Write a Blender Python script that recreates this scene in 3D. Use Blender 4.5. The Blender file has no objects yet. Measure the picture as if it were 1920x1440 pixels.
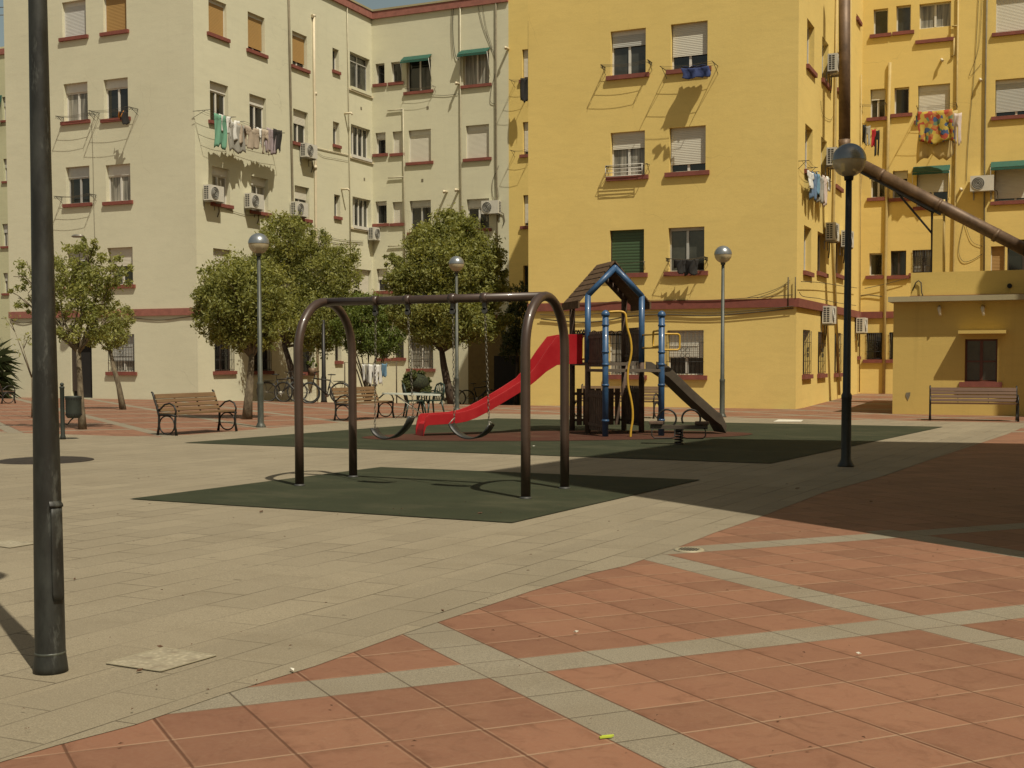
import bpy, math, random
import numpy as np
from mathutils import Vector, Matrix
random.seed(7); rng = np.random.default_rng(7)
S = bpy.context.scene
COL = S.collection
R = math.radians

# ------------------------------------------------------------------ camera
# measured from the photograph: focal length, principal point, pitch, roll, heading
F, PX, PY, ROLL, YAW, EYE = 2290., 965., 770., -.002, -.417, 1.3
PITCH = math.atan(103/2290)
def _T():
    cp, sp = math.cos(PITCH), math.sin(PITCH)
    M = np.array([[1,0,0],[0,-sp,-cp],[0,cp,-sp]])
    c, s = math.cos(ROLL), math.sin(ROLL)
    Rm = np.array([[c,-s,0],[s,c,0],[0,0,1]]) @ M
    U = np.array([[math.cos(YAW),-math.sin(YAW),0],[math.sin(YAW),math.cos(YAW),0],[0,0,1]])
    return Rm @ U
T = _T()
C0 = np.array([0, 0, EYE])
cam = bpy.data.cameras.new('camera'); camo = bpy.data.objects.new('camera', cam); COL.objects.link(camo)
m = Matrix([[T[0][i], -T[1][i], -T[2][i]] for i in range(3)]).to_4x4()
m.translation = Vector((0, 0, EYE)); camo.matrix_world = m
cam.sensor_width = 36; cam.lens = F*36/1920
cam.shift_x = (960-PX)/1920; cam.shift_y = (PY-720)/1920
cam.clip_start = .1; cam.clip_end = 2000
S.camera = camo

# ------------------------------------------------------------------ light
SUN = Vector((-.51, .36, -1.0))                       # direction the light travels
w = bpy.data.worlds.new('World'); S.world = w; w.use_nodes = True
nt = w.node_tree; bg = nt.nodes['Background']
sky = nt.nodes.new('ShaderNodeTexSky'); sky.sky_type = 'NISHITA'; sky.sun_disc = False
sky.sun_elevation = math.atan2(1, math.hypot(.51, .36)); sky.sun_rotation = math.atan2(.51, -.36)
sky.air_density = 1.0; sky.dust_density = 1.5; sky.ozone_density = 1.0
tint = nt.nodes.new('ShaderNodeMix'); tint.data_type = 'RGBA'; tint.blend_type = 'MULTIPLY'; tint.inputs[0].default_value = 1
tint.inputs[7].default_value = (1.22, 1.0, .66, 1)
nt.links.new(sky.outputs[0], tint.inputs[6]); nt.links.new(tint.outputs[2], bg.inputs[0])
bg.inputs[1].default_value = .085
sl = bpy.data.lights.new('sun', 'SUN'); slo = bpy.data.objects.new('sun', sl); COL.objects.link(slo)
sl.energy = 4.6; sl.angle = R(.5); sl.color = (1.0, .92, .76)
slo.rotation_euler = SUN.to_track_quat('-Z', 'Y').to_euler()
vs = S.view_settings; vs.view_transform = 'Standard'; vs.look = 'None'; vs.exposure = 0; vs.gamma = 1

# ------------------------------------------------------------------ measuring helpers (photo pixel of 1920x1440 -> point on a real surface)
def ss(a, b, x):
    t = min(max((x-a)/(b-a), 0), 1); return t*t*(3-2*t)
def gz(X, Y):
    z = -.0064*min(max(Y, -20), 36)
    z -= .52*min(max((Y-34.3)/9.5, 0), 1)*(1-ss(-15.5, -13, X))
    z += .10*min(max((Y-36)/10, 0), 1)*ss(-8, -7, X)
    return z
def ray(x, y): return T.T @ np.array([(x-PX)/F, (y-PY)/F, 1.])
def G(x, y, dz=0):
    d = ray(x, y); zz = 0
    for i in range(30):
        t = (zz+dz-EYE)/d[2]; p = C0+t*d; zz = .5*zz+.5*gz(p[0], p[1])
    return p
def FY(x, y, Y): d = ray(x, y); return C0+Y/d[1]*d
def FX(x, y, X): d = ray(x, y); return C0+X/d[0]*d
def FD(x, y, depth): return C0+depth*ray(x, y)
def depth_of(p): return float((T @ (np.array(p)-C0))[2])
def onY(x, Y): p = FY(x, 700, Y); return (p[0], Y, gz(p[0], Y))
def gp(p): return (p[0], p[1], gz(p[0], p[1]))

# ------------------------------------------------------------------ mesh builder
class MB:
    def __init__(s): s.v = []; s.f = []; s.sm = []
    def add(s, vs, fs, smooth=False):
        n = len(s.v); s.v += [tuple(map(float, v)) for v in vs]; s.f += [[i+n for i in f] for f in fs]; s.sm += [smooth]*len(fs)
        return s
    def box(s, a, b):
        x0,y0,z0 = [min(a[i], b[i]) for i in range(3)]; x1,y1,z1 = [max(a[i], b[i]) for i in range(3)]
        return s.add([(x0,y0,z0),(x1,y0,z0),(x1,y1,z0),(x0,y1,z0),(x0,y0,z1),(x1,y0,z1),(x1,y1,z1),(x0,y1,z1)],
            [(0,3,2,1),(4,5,6,7),(0,1,5,4),(1,2,6,5),(2,3,7,6),(3,0,4,7)])
    def obox(s, c, ex, ey, ez, hx, hy, hz):
        c, ex, ey, ez = map(np.array, (c, ex, ey, ez)); ex = ex*hx; ey = ey*hy; ez = ez*hz
        vs = [c+a*ex+b*ey+d*ez for d in (-1,1) for a,b in ((-1,-1),(1,-1),(1,1),(-1,1))]
        return s.add(vs, [(0,3,2,1),(4,5,6,7),(0,1,5,4),(1,2,6,5),(2,3,7,6),(3,0,4,7)])
    def beam(s, a, b, wd, ht, up=(0,0,1)):
        a, b = np.array(a, float), np.array(b, float); d = b-a; L = np.linalg.norm(d); ex = d/L
        ey = np.cross(up, ex); ey /= np.linalg.norm(ey); ez = np.cross(ex, ey)
        return s.obox((a+b)/2, ex, ey, ez, L/2, wd/2, ht/2)
    def tube(s, pts, r, n=8, caps=True, closed=False):
        P = [np.array(p, float) for p in pts]; k = len(P)
        rr = r if hasattr(r, '__len__') else [r]*k
        up = None; rings = []
        for i in range(k):
            if closed: d = P[(i+1) % k]-P[i-1]
            else: d = P[min(i+1, k-1)]-P[max(i-1, 0)]
            L = np.linalg.norm(d); d = d/(L if L > 1e-9 else 1)
            if up is None:
                up = np.cross(d, (0,0,1) if abs(d[2]) < .9 else (1,0,0))
            up = up-d*np.dot(up, d); up /= np.linalg.norm(up); q = np.cross(d, up)
            rings.append([P[i]+rr[i]*(math.cos(2*math.pi*j/n)*up+math.sin(2*math.pi*j/n)*q) for j in range(n)])
        vs = [v for g in rings for v in g]; fs = []
        m = k if closed else k-1
        for i in range(m):
            a, b = i*n, ((i+1) % k)*n
            for j in range(n): fs.append((a+j, a+(j+1) % n, b+(j+1) % n, b+j))
        if caps and not closed: 
            s.add(vs, fs, True); e = len(s.v)-len(vs)
            s.f.append([e+j for j in range(n)][::-1]); s.f.append([e+(k-1)*n+j for j in range(n)]); s.sm += [False, False]; return s
        return s.add(vs, fs, True)
    def lathe(s, c, prof, n=20, smooth=True):
        c = np.array(c, float); vs = []; fs = []
        for r, z in prof:
            for j in range(n): a = 2*math.pi*j/n; vs.append(c+np.array([r*math.cos(a), r*math.sin(a), z]))
        for i in range(len(prof)-1):
            for j in range(n): fs.append((i*n+j, i*n+(j+1) % n, (i+1)*n+(j+1) % n, (i+1)*n+j))
        return s.add(vs, fs, smooth)
    def poly(s, pts): return s.add(pts, [tuple(range(len(pts)))])
    def prism(s, pts, d):
        n = len(pts); d = np.array(d, float)
        return s.add([tuple(p) for p in pts]+[tuple(np.array(p)+d) for p in pts],
            [tuple(range(n))[::-1], tuple(range(n, 2*n))]+[(i, (i+1) % n, n+(i+1) % n, n+i) for i in range(n)])
def wloc(o):
    v = Vector((0,0,0))
    while o: v = v+o.location; o = o.parent
    return v
def setp(o, label=None, cat=None, group=None, kind=None):
    if label: o['label'] = label
    if cat: o['category'] = cat
    if group: o['group'] = group
    if kind: o['kind'] = kind
    return o
def obj(name, mb, m, parent=None, origin=None, label=None, cat=None, group=None, kind=None):
    off = wloc(parent) if parent else Vector((0,0,0))
    org = Vector(origin) if origin is not None else (off if parent else Vector((0,0,0)))
    me = bpy.data.meshes.new(name)
    me.from_pydata([(v[0]-org[0], v[1]-org[1], v[2]-org[2]) for v in mb.v], [], mb.f)
    if any(mb.sm): me.polygons.foreach_set('use_smooth', mb.sm)
    me.materials.append(m); me.update()
    o = bpy.data.objects.new(name, me); COL.objects.link(o)
    if parent: o.parent = parent; o.location = org-off
    else: o.location = org
    return setp(o, label, cat, group, kind)
def thing(name, label, cat, loc=(0,0,0), group=None, rz=0):
    o = bpy.data.objects.new(name, None); COL.objects.link(o); o.location = Vector(loc); o.rotation_euler[2] = rz
    o.empty_display_size = .2
    return setp(o, label, cat, group)
def copy_tree(o, parent=None):
    c = o.copy(); COL.objects.link(c)
    if parent: c.parent = parent
    for ch in list(o.children): copy_tree(ch, c)
    return c

# ------------------------------------------------------------------ materials
def nodes(name):
    m = bpy.data.materials.new(name); m.use_nodes = True; t = m.node_tree; b = t.nodes['Principled BSDF']; return m, t, b
def N(t, typ, **kw):
    n = t.nodes.new('ShaderNode'+typ)
    for k, v in kw.items():
        if k.startswith('i_'): 
            kk = k[2:]; n.inputs[int(kk) if kk.isdigit() else kk].default_value = v
        else: setattr(n, k, v)
    return n
def MATH(t, op, a, b=None, c=None):
    n = t.nodes.new('ShaderNodeMath'); n.operation = op
    for i, x in enumerate((a, b, c)):
        if x is None: continue
        if isinstance(x, (int, float)): n.inputs[i].default_value = x
        else: t.links.new(x, n.inputs[i])
    return n.outputs[0]
def MIX(t, f, a, b, blend='MIX'):
    n = t.nodes.new('ShaderNodeMix'); n.data_type = 'RGBA'; n.blend_type = blend
    for i, x in ((0, f), (6, a), (7, b)):
        if isinstance(x, (int, float)): n.inputs[i].default_value = x
        elif isinstance(x, tuple): n.inputs[i].default_value = x if len(x) == 4 else (*x, 1)
        else: t.links.new(x, n.inputs[i])
    return n.outputs[2]
def coord(t, world=False):
    if world: return t.nodes.new('ShaderNodeNewGeometry').outputs['Position']
    return t.nodes.new('ShaderNodeTexCoord').outputs['Object']
def noise(t, co, scale, detail=3, rough=.55):
    n = N(t, 'TexNoise', i_Scale=scale, i_Detail=detail, i_Roughness=rough); t.links.new(co, n.inputs['Vector']); return n.outputs[0]
def ramp(t, x, a, b, lo=0., hi=1.):
    n = N(t, 'MapRange'); n.inputs[1].default_value = a; n.inputs[2].default_value = b; n.inputs[3].default_value = lo; n.inputs[4].default_value = hi
    t.links.new(x, n.inputs[0]); return n.outputs[0]
def bump(t, b, h, strength=.3, dist=.01):
    n = N(t, 'Bump'); n.inputs['Strength'].default_value = strength; n.inputs['Distance'].default_value = dist
    t.links.new(h, n.inputs['Height']); t.links.new(n.outputs[0], b.inputs['Normal'])
def scl(t, co, v):
    n = N(t, 'VectorMath', operation='MULTIPLY'); t.links.new(co, n.inputs[0]); n.inputs[1].default_value = v; return n.outputs[0]
def simple(name, c, rough=.6, metal=0, var=.12, nscale=6., coat=0, c2=None, bs=0, spec=None):
    m, t, b = nodes(name); b.inputs['Roughness'].default_value = rough; b.inputs['Metallic'].default_value = metal
    if coat: b.inputs['Coat Weight'].default_value = coat; b.inputs['Coat Roughness'].default_value = .08
    if spec is not None: b.inputs['Specular IOR Level'].default_value = spec
    co = coord(t, True); n = noise(t, co, nscale, 5)
    f = ramp(t, n, .3, .7)
    d = c2 if c2 else tuple(max(x*(1-var*2), 0) for x in c)
    t.links.new(MIX(t, f, (*d, 1), (*c, 1)), b.inputs['Base Color'])
    if bs: bump(t, b, noise(t, co, nscale*6, 3), bs, .004)
    return m
def wall_mat(name, c, c2, stain=.5, warm=None):
    m, t, b = nodes(name); b.inputs['Roughness'].default_value = .95; b.inputs['Specular IOR Level'].default_value = .15
    co = coord(t, True)
    big = noise(t, co, .35, 4); mid = noise(t, scl(t, co, (1.2,1.2,3.2)), 1.3, 6, .65); fine = noise(t, co, 38, 3)
    a = MIX(t, ramp(t, big, .3, .7), (*c, 1), (*c2, 1))
    a = MIX(t, ramp(t, mid, .3, .75, 0, .22), a, tuple(x*.80 for x in c), 'MIX')
    a = MIX(t, ramp(t, fine, .3, .7, 0, .16), a, tuple(x*.62 for x in c))
    pv = N(t, 'TexVoronoi'); pv.inputs['Scale'].default_value = .33; wob = N(t, 'TexNoise', i_Scale=.8, i_Detail=3); t.links.new(co, wob.inputs['Vector'])
    wa = N(t, 'VectorMath', operation='ADD'); t.links.new(co, wa.inputs[0]); t.links.new(wob.outputs['Color'], wa.inputs[1]); t.links.new(wa.outputs[0], pv.inputs['Vector'])
    ps = N(t, 'SeparateColor'); t.links.new(pv.outputs['Color'], ps.inputs[0])
    a = MIX(t, MATH(t, 'MULTIPLY', ps.outputs[0], .16), a, tuple(x*.74 for x in c))
    hz_ = noise(t, scl(t, co, (.5,.5,2.6)), 2.2, 7, .7); a = MIX(t, ramp(t, hz_, .5, .78, 0, .34), a, tuple(x*.70 for x in c)); a = MIX(t, ramp(t, hz_, .22, .42, .22, 0), a, tuple(min(1, x*1.16) for x in c))
    cv = N(t, 'TexVoronoi'); cv.feature = 'DISTANCE_TO_EDGE'; cv.inputs['Scale'].default_value = .55; t.links.new(wa.outputs[0], cv.inputs['Vector'])
    crk = MATH(t, 'MULTIPLY', ramp(t, cv.outputs[0], .0, .0045, 1, 0), ramp(t, big, .52, .62, 0, .35)); a = MIX(t, crk, a, tuple(x*.4 for x in c))
    streak = noise(t, scl(t, co, (5.5,5.5,.22)), 1.0, 4, .6)
    a = MIX(t, ramp(t, streak, .60, .85, 0, .35*stain), a, tuple(x*.62 for x in c))
    t.links.new(a, b.inputs['Base Color'])
    h = MATH(t, 'ADD', MATH(t, 'MULTIPLY', fine, .5), MATH(t, 'MULTIPLY', noise(t, scl(t, co, (1,1,1.5)), 3.2, 6, .65), 1.2))
    bump(t, b, h, .28, .012)
    return m
M = {}
M['yellow'] = wall_mat('yellow_render', (.74,.565,.200), (.69,.52,.175))
M['cream'] = wall_mat('cream_render', (.63,.61,.45), (.585,.565,.41))
M['shedwall'] = wall_mat('ochre_render', (.60,.44,.14), (.54,.39,.12), 1.0)
M['palegreen'] = wall_mat('pale_green_render', (.50,.50,.32), (.46,.46,.30))
M['concrete'] = wall_mat('weathered_concrete', (.42,.37,.24), (.30,.26,.15), 1.4)
M['redtrim'] = simple('red_trim', (.215,.062,.042), .8, var=.14, nscale=5)
M['redtrim2'] = simple('faded_red_trim', (.30,.115,.085), .85, var=.14, nscale=5)
M['white'] = simple('white_paint', (.62,.60,.53), .45, var=.05)
M['alu'] = simple('aluminium', (.50,.49,.45), .4, .3, var=.06)
M['porchshade'] = simple('shade_darkened_ochre', (.17,.12,.04), .9)  # porch ochre darkened so its colour carries the deep shade of the recess
M['creampipe'] = simple('cream_pipe', (.50,.46,.33), .7)
M['revealmat'] = simple('reveal_paint', (.62,.55,.34), .9, var=.05)
M['darkframe'] = simple('dark_frame', (.055,.04,.03), .5)
M['brownframe'] = simple('brown_frame', (.12,.035,.02), .5)
M['glass'] = simple('window_glass', (.022,.022,.018), .07, var=.35, nscale=1.2, spec=.7)
M['glass2'] = simple('window_glass_grey', (.075,.075,.06), .1, var=.35, nscale=1.7, spec=.7)
M['void'] = simple('room_dark', (.012,.01,.008), .9)
M['door_wood'] = simple('door_wood', (.30,.13,.05), .6, var=.15, nscale=3)
def curtain():
    m, t, b = nodes('curtained_glass'); b.inputs['Roughness'].default_value = .5; b.inputs['Coat Weight'].default_value = .6; b.inputs['Coat Roughness'].default_value = .05
    co = coord(t, True); w1 = noise(t, scl(t, co, (1,1,.06)), 14, 2)
    t.links.new(MIX(t, ramp(t, w1, .35, .65), (.10,.095,.075,1), (.34,.32,.26,1)), b.inputs['Base Color']); return m
M['curtain'] = curtain()
def slats(name, c, period=.05, dark=.55, sub=.22):
    m, t, b = nodes(name); b.inputs['Roughness'].default_value = .6
    co = coord(t, True); sep = N(t, 'SeparateXYZ'); t.links.new(co, sep.inputs[0])
    f = MATH(t, 'FRACT', MATH(t, 'DIVIDE', sep.outputs[2], period))
    k = ramp(t, f, .0, sub, 0, 1)
    n1 = noise(t, co, 2.0, 4)
    a = MIX(t, k, tuple(x*dark for x in c), c)
    a = MIX(t, ramp(t, n1, .35, .7, 0, .18), a, tuple(x*.7 for x in c))
    t.links.new(a, b.inputs['Base Color'])
    bump(t, b, MATH(t, 'SINE', MATH(t, 'MULTIPLY', f, 3.1416)), .6, .008); return m
M['sh_white'] = slats('white_shutter', (.58,.55,.45))
M['sh_grey'] = slats('grey_shutter', (.42,.42,.38))
M['sh_tan'] = slats('tan_shutter', (.36,.215,.07), .05, .75)
M['sh_green'] = slats('green_blind', (.045,.085,.035), .09, .5, .4)
M['sh_pale'] = slats('pale_shutter', (.50,.50,.47), .05, .7)
M['awning'] = simple('green_awning', (.014,.085,.058), .7, var=.1)
M['awning_valance'] = simple('white_valance', (.60,.60,.5), .7)
M['black'] = simple('black_iron', (.018,.016,.013), .5, .2, var=.2)
M['wire'] = simple('cable_rubber', (.085,.065,.035), .8)
M['pvc'] = simple('cream_pvc', (.62,.54,.38), .6, var=.06)
M['tanpipe'] = simple('painted_pipe', (.46,.34,.125), .7, var=.12)
M['greypipe'] = simple('grey_conduit', (.20,.17,.11), .8, var=.15)
M['acbody'] = simple('ac_body', (.56,.54,.47), .5, var=.06)
M['acdark'] = simple('ac_grille', (.05,.05,.045), .6)
M['rust'] = simple('rusty_steel', (.165,.105,.062), .55, .25, nscale=3.5, c2=(.075,.045,.026), bs=.4)
M['swing'] = simple('brown_lacquered_steel', (.060,.036,.025), .42, .0, var=.15, nscale=5, coat=.2)
M['chain'] = simple('chain_steel', (.22,.195,.15), .5, .5, var=.3, nscale=90)
M['rubberseat'] = simple('rubber_seat', (.030,.030,.026), .5, var=.3, nscale=10)
M['blue'] = simple('blue_steel', (.034,.098,.215), .45, var=.2, nscale=8, coat=.15)
M['panel'] = simple('brown_plank', (.125,.075,.048), .75, var=.3, nscale=8)
M['roofplank'] = simple('brown_roof_plank', (.145,.094,.058), 1.0, spec=.05, var=.2, nscale=10)
M['yellowtube'] = simple('yellow_tube', (.52,.31,.03), .45, var=.08, nscale=8)
M['reds'] = simple('red_plastic', (.27,.005,.010), .5, spec=.25, nscale=2.2, c2=(.36,.022,.024), bs=.1)
M['darkslide'] = simple('dark_slide', (.085,.066,.045), .6, var=.2)
M['deck'] = simple('grey_deck', (.11,.085,.06), .7)
M['plastic_green'] = simple('dark_green_plastic', (.018,.038,.028), .4)
M['board'] = simple('pale_board_cover', (.50,.53,.46), .8, var=.12, nscale=30)
M['galv'] = simple('bare_metal', (.32,.30,.25), .45, .5)
M['pebble'] = simple('round_bush', (.035,.045,.015), .9, var=.5, nscale=22)
M['skinwhite'] = simple('paper', (.65,.62,.52), .8)
M['leaflitter'] = simple('dry_leaf', (.10,.05,.025), .9)
M['peg'] = simple('lime_peg', (.42,.50,.05), .5)
def wood(name, c, c2):
    m, t, b = nodes(name); b.inputs['Roughness'].default_value = .6
    co = coord(t); n = noise(t, scl(t, co, (1.2,14,14)), 2.5, 5); n2 = noise(t, co, 1.7, 3)
    a = MIX(t, ramp(t, n, .3, .7), (*c2, 1), (*c, 1)); a = MIX(t, ramp(t, n2, .4, .7, 0, .4), a, tuple(x*.7 for x in c))
    t.links.new(a, b.inputs['Base Color']); return m
M['wood'] = wood('bench_wood', (.175,.105,.048), (.125,.072,.032))
M['wood2'] = wood('dark_bench_wood', (.115,.054,.022), (.080,.037,.015))
def pole_mat(name, c, c2, z0=0):
    m, t, b = nodes(name); b.inputs['Roughness'].default_value = .48; b.inputs['Metallic'].default_value = .15
    co = coord(t, True); n = noise(t, scl(t, co, (3,3,1)), 3.2, 7, .68); n2 = noise(t, scl(t, co, (1,1,.25)), 9, 6, .75); n3 = noise(t, co, 60, 4, .7)
    a = MIX(t, ramp(t, n, .42, .66, 0, .85), (*c, 1), (*c2, 1)); a = MIX(t, ramp(t, n2, .60, .66, 0, .6), a, tuple(min(x*1.7+.02, 1) for x in c2))
    a = MIX(t, ramp(t, n3, .5, .8, 0, .25), a, (.015,.012,.01,1))
    t.links.new(a, b.inputs['Base Color']); t.links.new(ramp(t, n, .3, .7, .38, .62), b.inputs['Roughness']); bump(t, b, n3, .25, .002); return m
M['pole'] = pole_mat('worn_dark_pole', (.015,.0155,.0135), (.038,.041,.035))
M['polegreen'] = pole_mat('grey_green_pole', (.050,.056,.045), (.095,.10,.08))
M['lampcap'] = simple('grey_lamp_cap', (.26,.28,.29), .33, .6, var=.08)
def globe():
    m, t, b = nodes('lamp_globe_plastic'); b.inputs['Base Color'].default_value = (.50,.42,.27,1); b.inputs['Roughness'].default_value = .12
    b.inputs['Alpha'].default_value = .72; return m
M['globe'] = globe()
def bark(name, c, c2):
    m, t, b = nodes(name); b.inputs['Roughness'].default_value = .95
    co = coord(t, True); n = noise(t, scl(t, co, (1,1,.5)), 9, 5, .65)
    t.links.new(MIX(t, ramp(t, n, .4, .62), (*c2, 1), (*c, 1)), b.inputs['Base Color']); bump(t, b, noise(t, scl(t, co, (1,1,.3)), 22, 4), .7, .02); return m
M['bark_pale'] = bark('pale_bark', (.19,.155,.10), (.085,.065,.04))
M['bark_dark'] = bark('dark_bark', (.075,.052,.034), (.035,.024,.015))
def leafmat(name, c, c2, tr=.42):
    m, t, b = nodes(name); b.inputs['Roughness'].default_value = .55; b.inputs['Specular IOR Level'].default_value = .35
    at = N(t, 'Attribute', attribute_name='shade'); 
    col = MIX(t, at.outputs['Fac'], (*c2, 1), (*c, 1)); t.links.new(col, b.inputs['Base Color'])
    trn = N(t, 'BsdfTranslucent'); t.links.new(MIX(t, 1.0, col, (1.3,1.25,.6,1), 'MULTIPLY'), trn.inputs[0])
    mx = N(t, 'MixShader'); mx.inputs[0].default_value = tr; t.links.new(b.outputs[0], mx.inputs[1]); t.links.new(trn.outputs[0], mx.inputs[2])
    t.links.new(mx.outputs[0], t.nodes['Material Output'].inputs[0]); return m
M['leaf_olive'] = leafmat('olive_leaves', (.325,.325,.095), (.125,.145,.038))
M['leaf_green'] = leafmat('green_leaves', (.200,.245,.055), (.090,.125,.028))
M['leaf_bush'] = leafmat('bush_leaves', (.13,.15,.045), (.055,.066,.020), .25)
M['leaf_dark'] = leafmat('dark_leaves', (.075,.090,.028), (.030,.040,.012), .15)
def cloth(name, c): return simple(name, c, .9, var=.10, nscale=3)
for k, c in dict(c_white=(.66,.66,.62), c_green=(.13,.30,.20), c_beige=(.40,.33,.25), c_grey=(.30,.29,.25), c_lilac=(.33,.27,.28), c_black=(.02,.018,.016),
    c_blue=(.035,.055,.16), c_lblue=(.14,.27,.38), c_red=(.45,.02,.03), c_sheet=(.50,.38,.16), c_orange=(.50,.20,.03), c_pinkw=(.60,.50,.44), c_denim=(.12,.19,.30)).items():
    M[k] = cloth(k[2:]+'_cloth', c)
def blanket():
    m, t, b = nodes('patterned_blanket'); b.inputs['Roughness'].default_value = .95
    co = coord(t, True); v = N(t, 'TexVoronoi'); v.inputs['Scale'].default_value = 7.5; t.links.new(co, v.inputs['Vector'])
    sep = N(t, 'SeparateColor'); t.links.new(v.outputs['Color'], sep.inputs[0])
    cr = N(t, 'ValToRGB'); cr.color_ramp.interpolation = 'CONSTANT'; e = cr.color_ramp.elements
    e[0].color = (.42,.30,.05,1); e[1].position = .32; e[1].color = (.34,.06,.03,1)
    for p, c in ((.48,(.38,.15,.04,1)), (.62,(.05,.09,.19,1)), (.74,(.44,.33,.06,1)), (.88,(.12,.18,.10,1))): q = e.new(p); q.color = c
    t.links.new(sep.outputs[0], cr.inputs[0]); t.links.new(cr.outputs[0], b.inputs['Base Color']); return m
M['c_blanket'] = blanket()

# ------------------------------------------------------------------ ground materials
AA, BB = R(-38.3), R(47.8)
Mi = np.linalg.inv(np.array([[math.cos(AA), math.cos(BB)], [math.sin(AA), math.sin(BB)]]))
def dotc(t, co, v):
    n = N(t, 'VectorMath', operation='DOT_PRODUCT'); t.links.new(co, n.inputs[0]); n.inputs[1].default_value = v; return n.outputs['Value']
def slab_nodes(t, co):
    """granite slabs: returns colour, height"""
    fine = noise(t, co, 150, 3, .8); fine2 = noise(t, co, 60, 4, .75); mid = noise(t, co, 1.1, 5, .6); big = noise(t, co, .22, 3)
    xs = MATH(t, 'DIVIDE', MATH(t, 'ADD', dotc(t, co, (1,-.09,0)), 3.1), .305)
    row = MATH(t, 'FLOOR', xs); fx = MATH(t, 'FRACT', xs)
    ys = MATH(t, 'ADD', MATH(t, 'DIVIDE', dotc(t, co, (0,1,0)), .62), MATH(t, 'MULTIPLY', row, .5))
    fy = MATH(t, 'FRACT', ys)
    ex = MATH(t, 'MULTIPLY', MATH(t, 'MINIMUM', fx, MATH(t, 'SUBTRACT', 1, fx)), .305)
    ey = MATH(t, 'MULTIPLY', MATH(t, 'MINIMUM', fy, MATH(t, 'SUBTRACT', 1, fy)), .62)
    e = MATH(t, 'MINIMUM', ex, ey)
    wn = N(t, 'TexWhiteNoise'); wn.noise_dimensions = '2D'; cb = N(t, 'CombineXYZ'); t.links.new(row, cb.inputs[0]); t.links.new(MATH(t, 'FLOOR', ys), cb.inputs[1]); t.links.new(cb.outputs[0], wn.inputs['Vector'])
    jm = noise(t, co, .9, 3)                                  # joints open up only in places
    joint = MATH(t, 'MULTIPLY', ramp(t, e, .0028, .0055, 1, 0), ramp(t, jm, .40, .60, .18, .95))
    a = MIX(t, ramp(t, fine, .35, .65), (.27,.235,.165,1), (.52,.46,.34,1))
    a = MIX(t, ramp(t, fine2, .4, .68, 0, .45), a, (.27,.235,.165,1))
    a = MIX(t, MATH(t, 'MULTIPLY', wn.outputs['Value'], .30), a, (.22,.19,.14,1))
    a = MIX(t, ramp(t, mid, .48, .75, 0, .28), a, (.20,.165,.11,1))
    a = MIX(t, ramp(t, big, .45, .7, 0, .22), a, (.24,.20,.13,1))
    edge = MATH(t, 'ADD', dotc(t, co, (1,-.105,0)), 3.36)
    a = MIX(t, ramp(t, edge, -.66, -.64, 0, .14), a, (.17,.15,.115,1))
    dirt = noise(t, scl(t, co, (.55,1.6,1)), 1.5, 6, .7); a = MIX(t, ramp(t, dirt, .54, .72, 0, .30), a, (.21,.17,.11,1))
    spots = noise(t, co, 11, 2, .4); a = MIX(t, ramp(t, spots, .76, .79, 0, .5), a, (.12,.10,.07,1))
    a = MIX(t, joint, a, (.07,.055,.035,1))
    return a, joint, fine
def granite_mat():
    m, t, b = nodes('granite_slabs'); b.inputs['Roughness'].default_value = .85; b.inputs['Specular IOR Level'].default_value = .3
    co = coord(t, True); a, j, fine = slab_nodes(t, co); a = MIX(t, 1.0, a, (.665,.645,.61,1), 'MULTIPLY'); t.links.new(a, b.inputs['Base Color'])
    bump(t, b, MATH(t, 'SUBTRACT', MATH(t, 'MULTIPLY', fine, .3), j), .5, .004); return m
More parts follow.
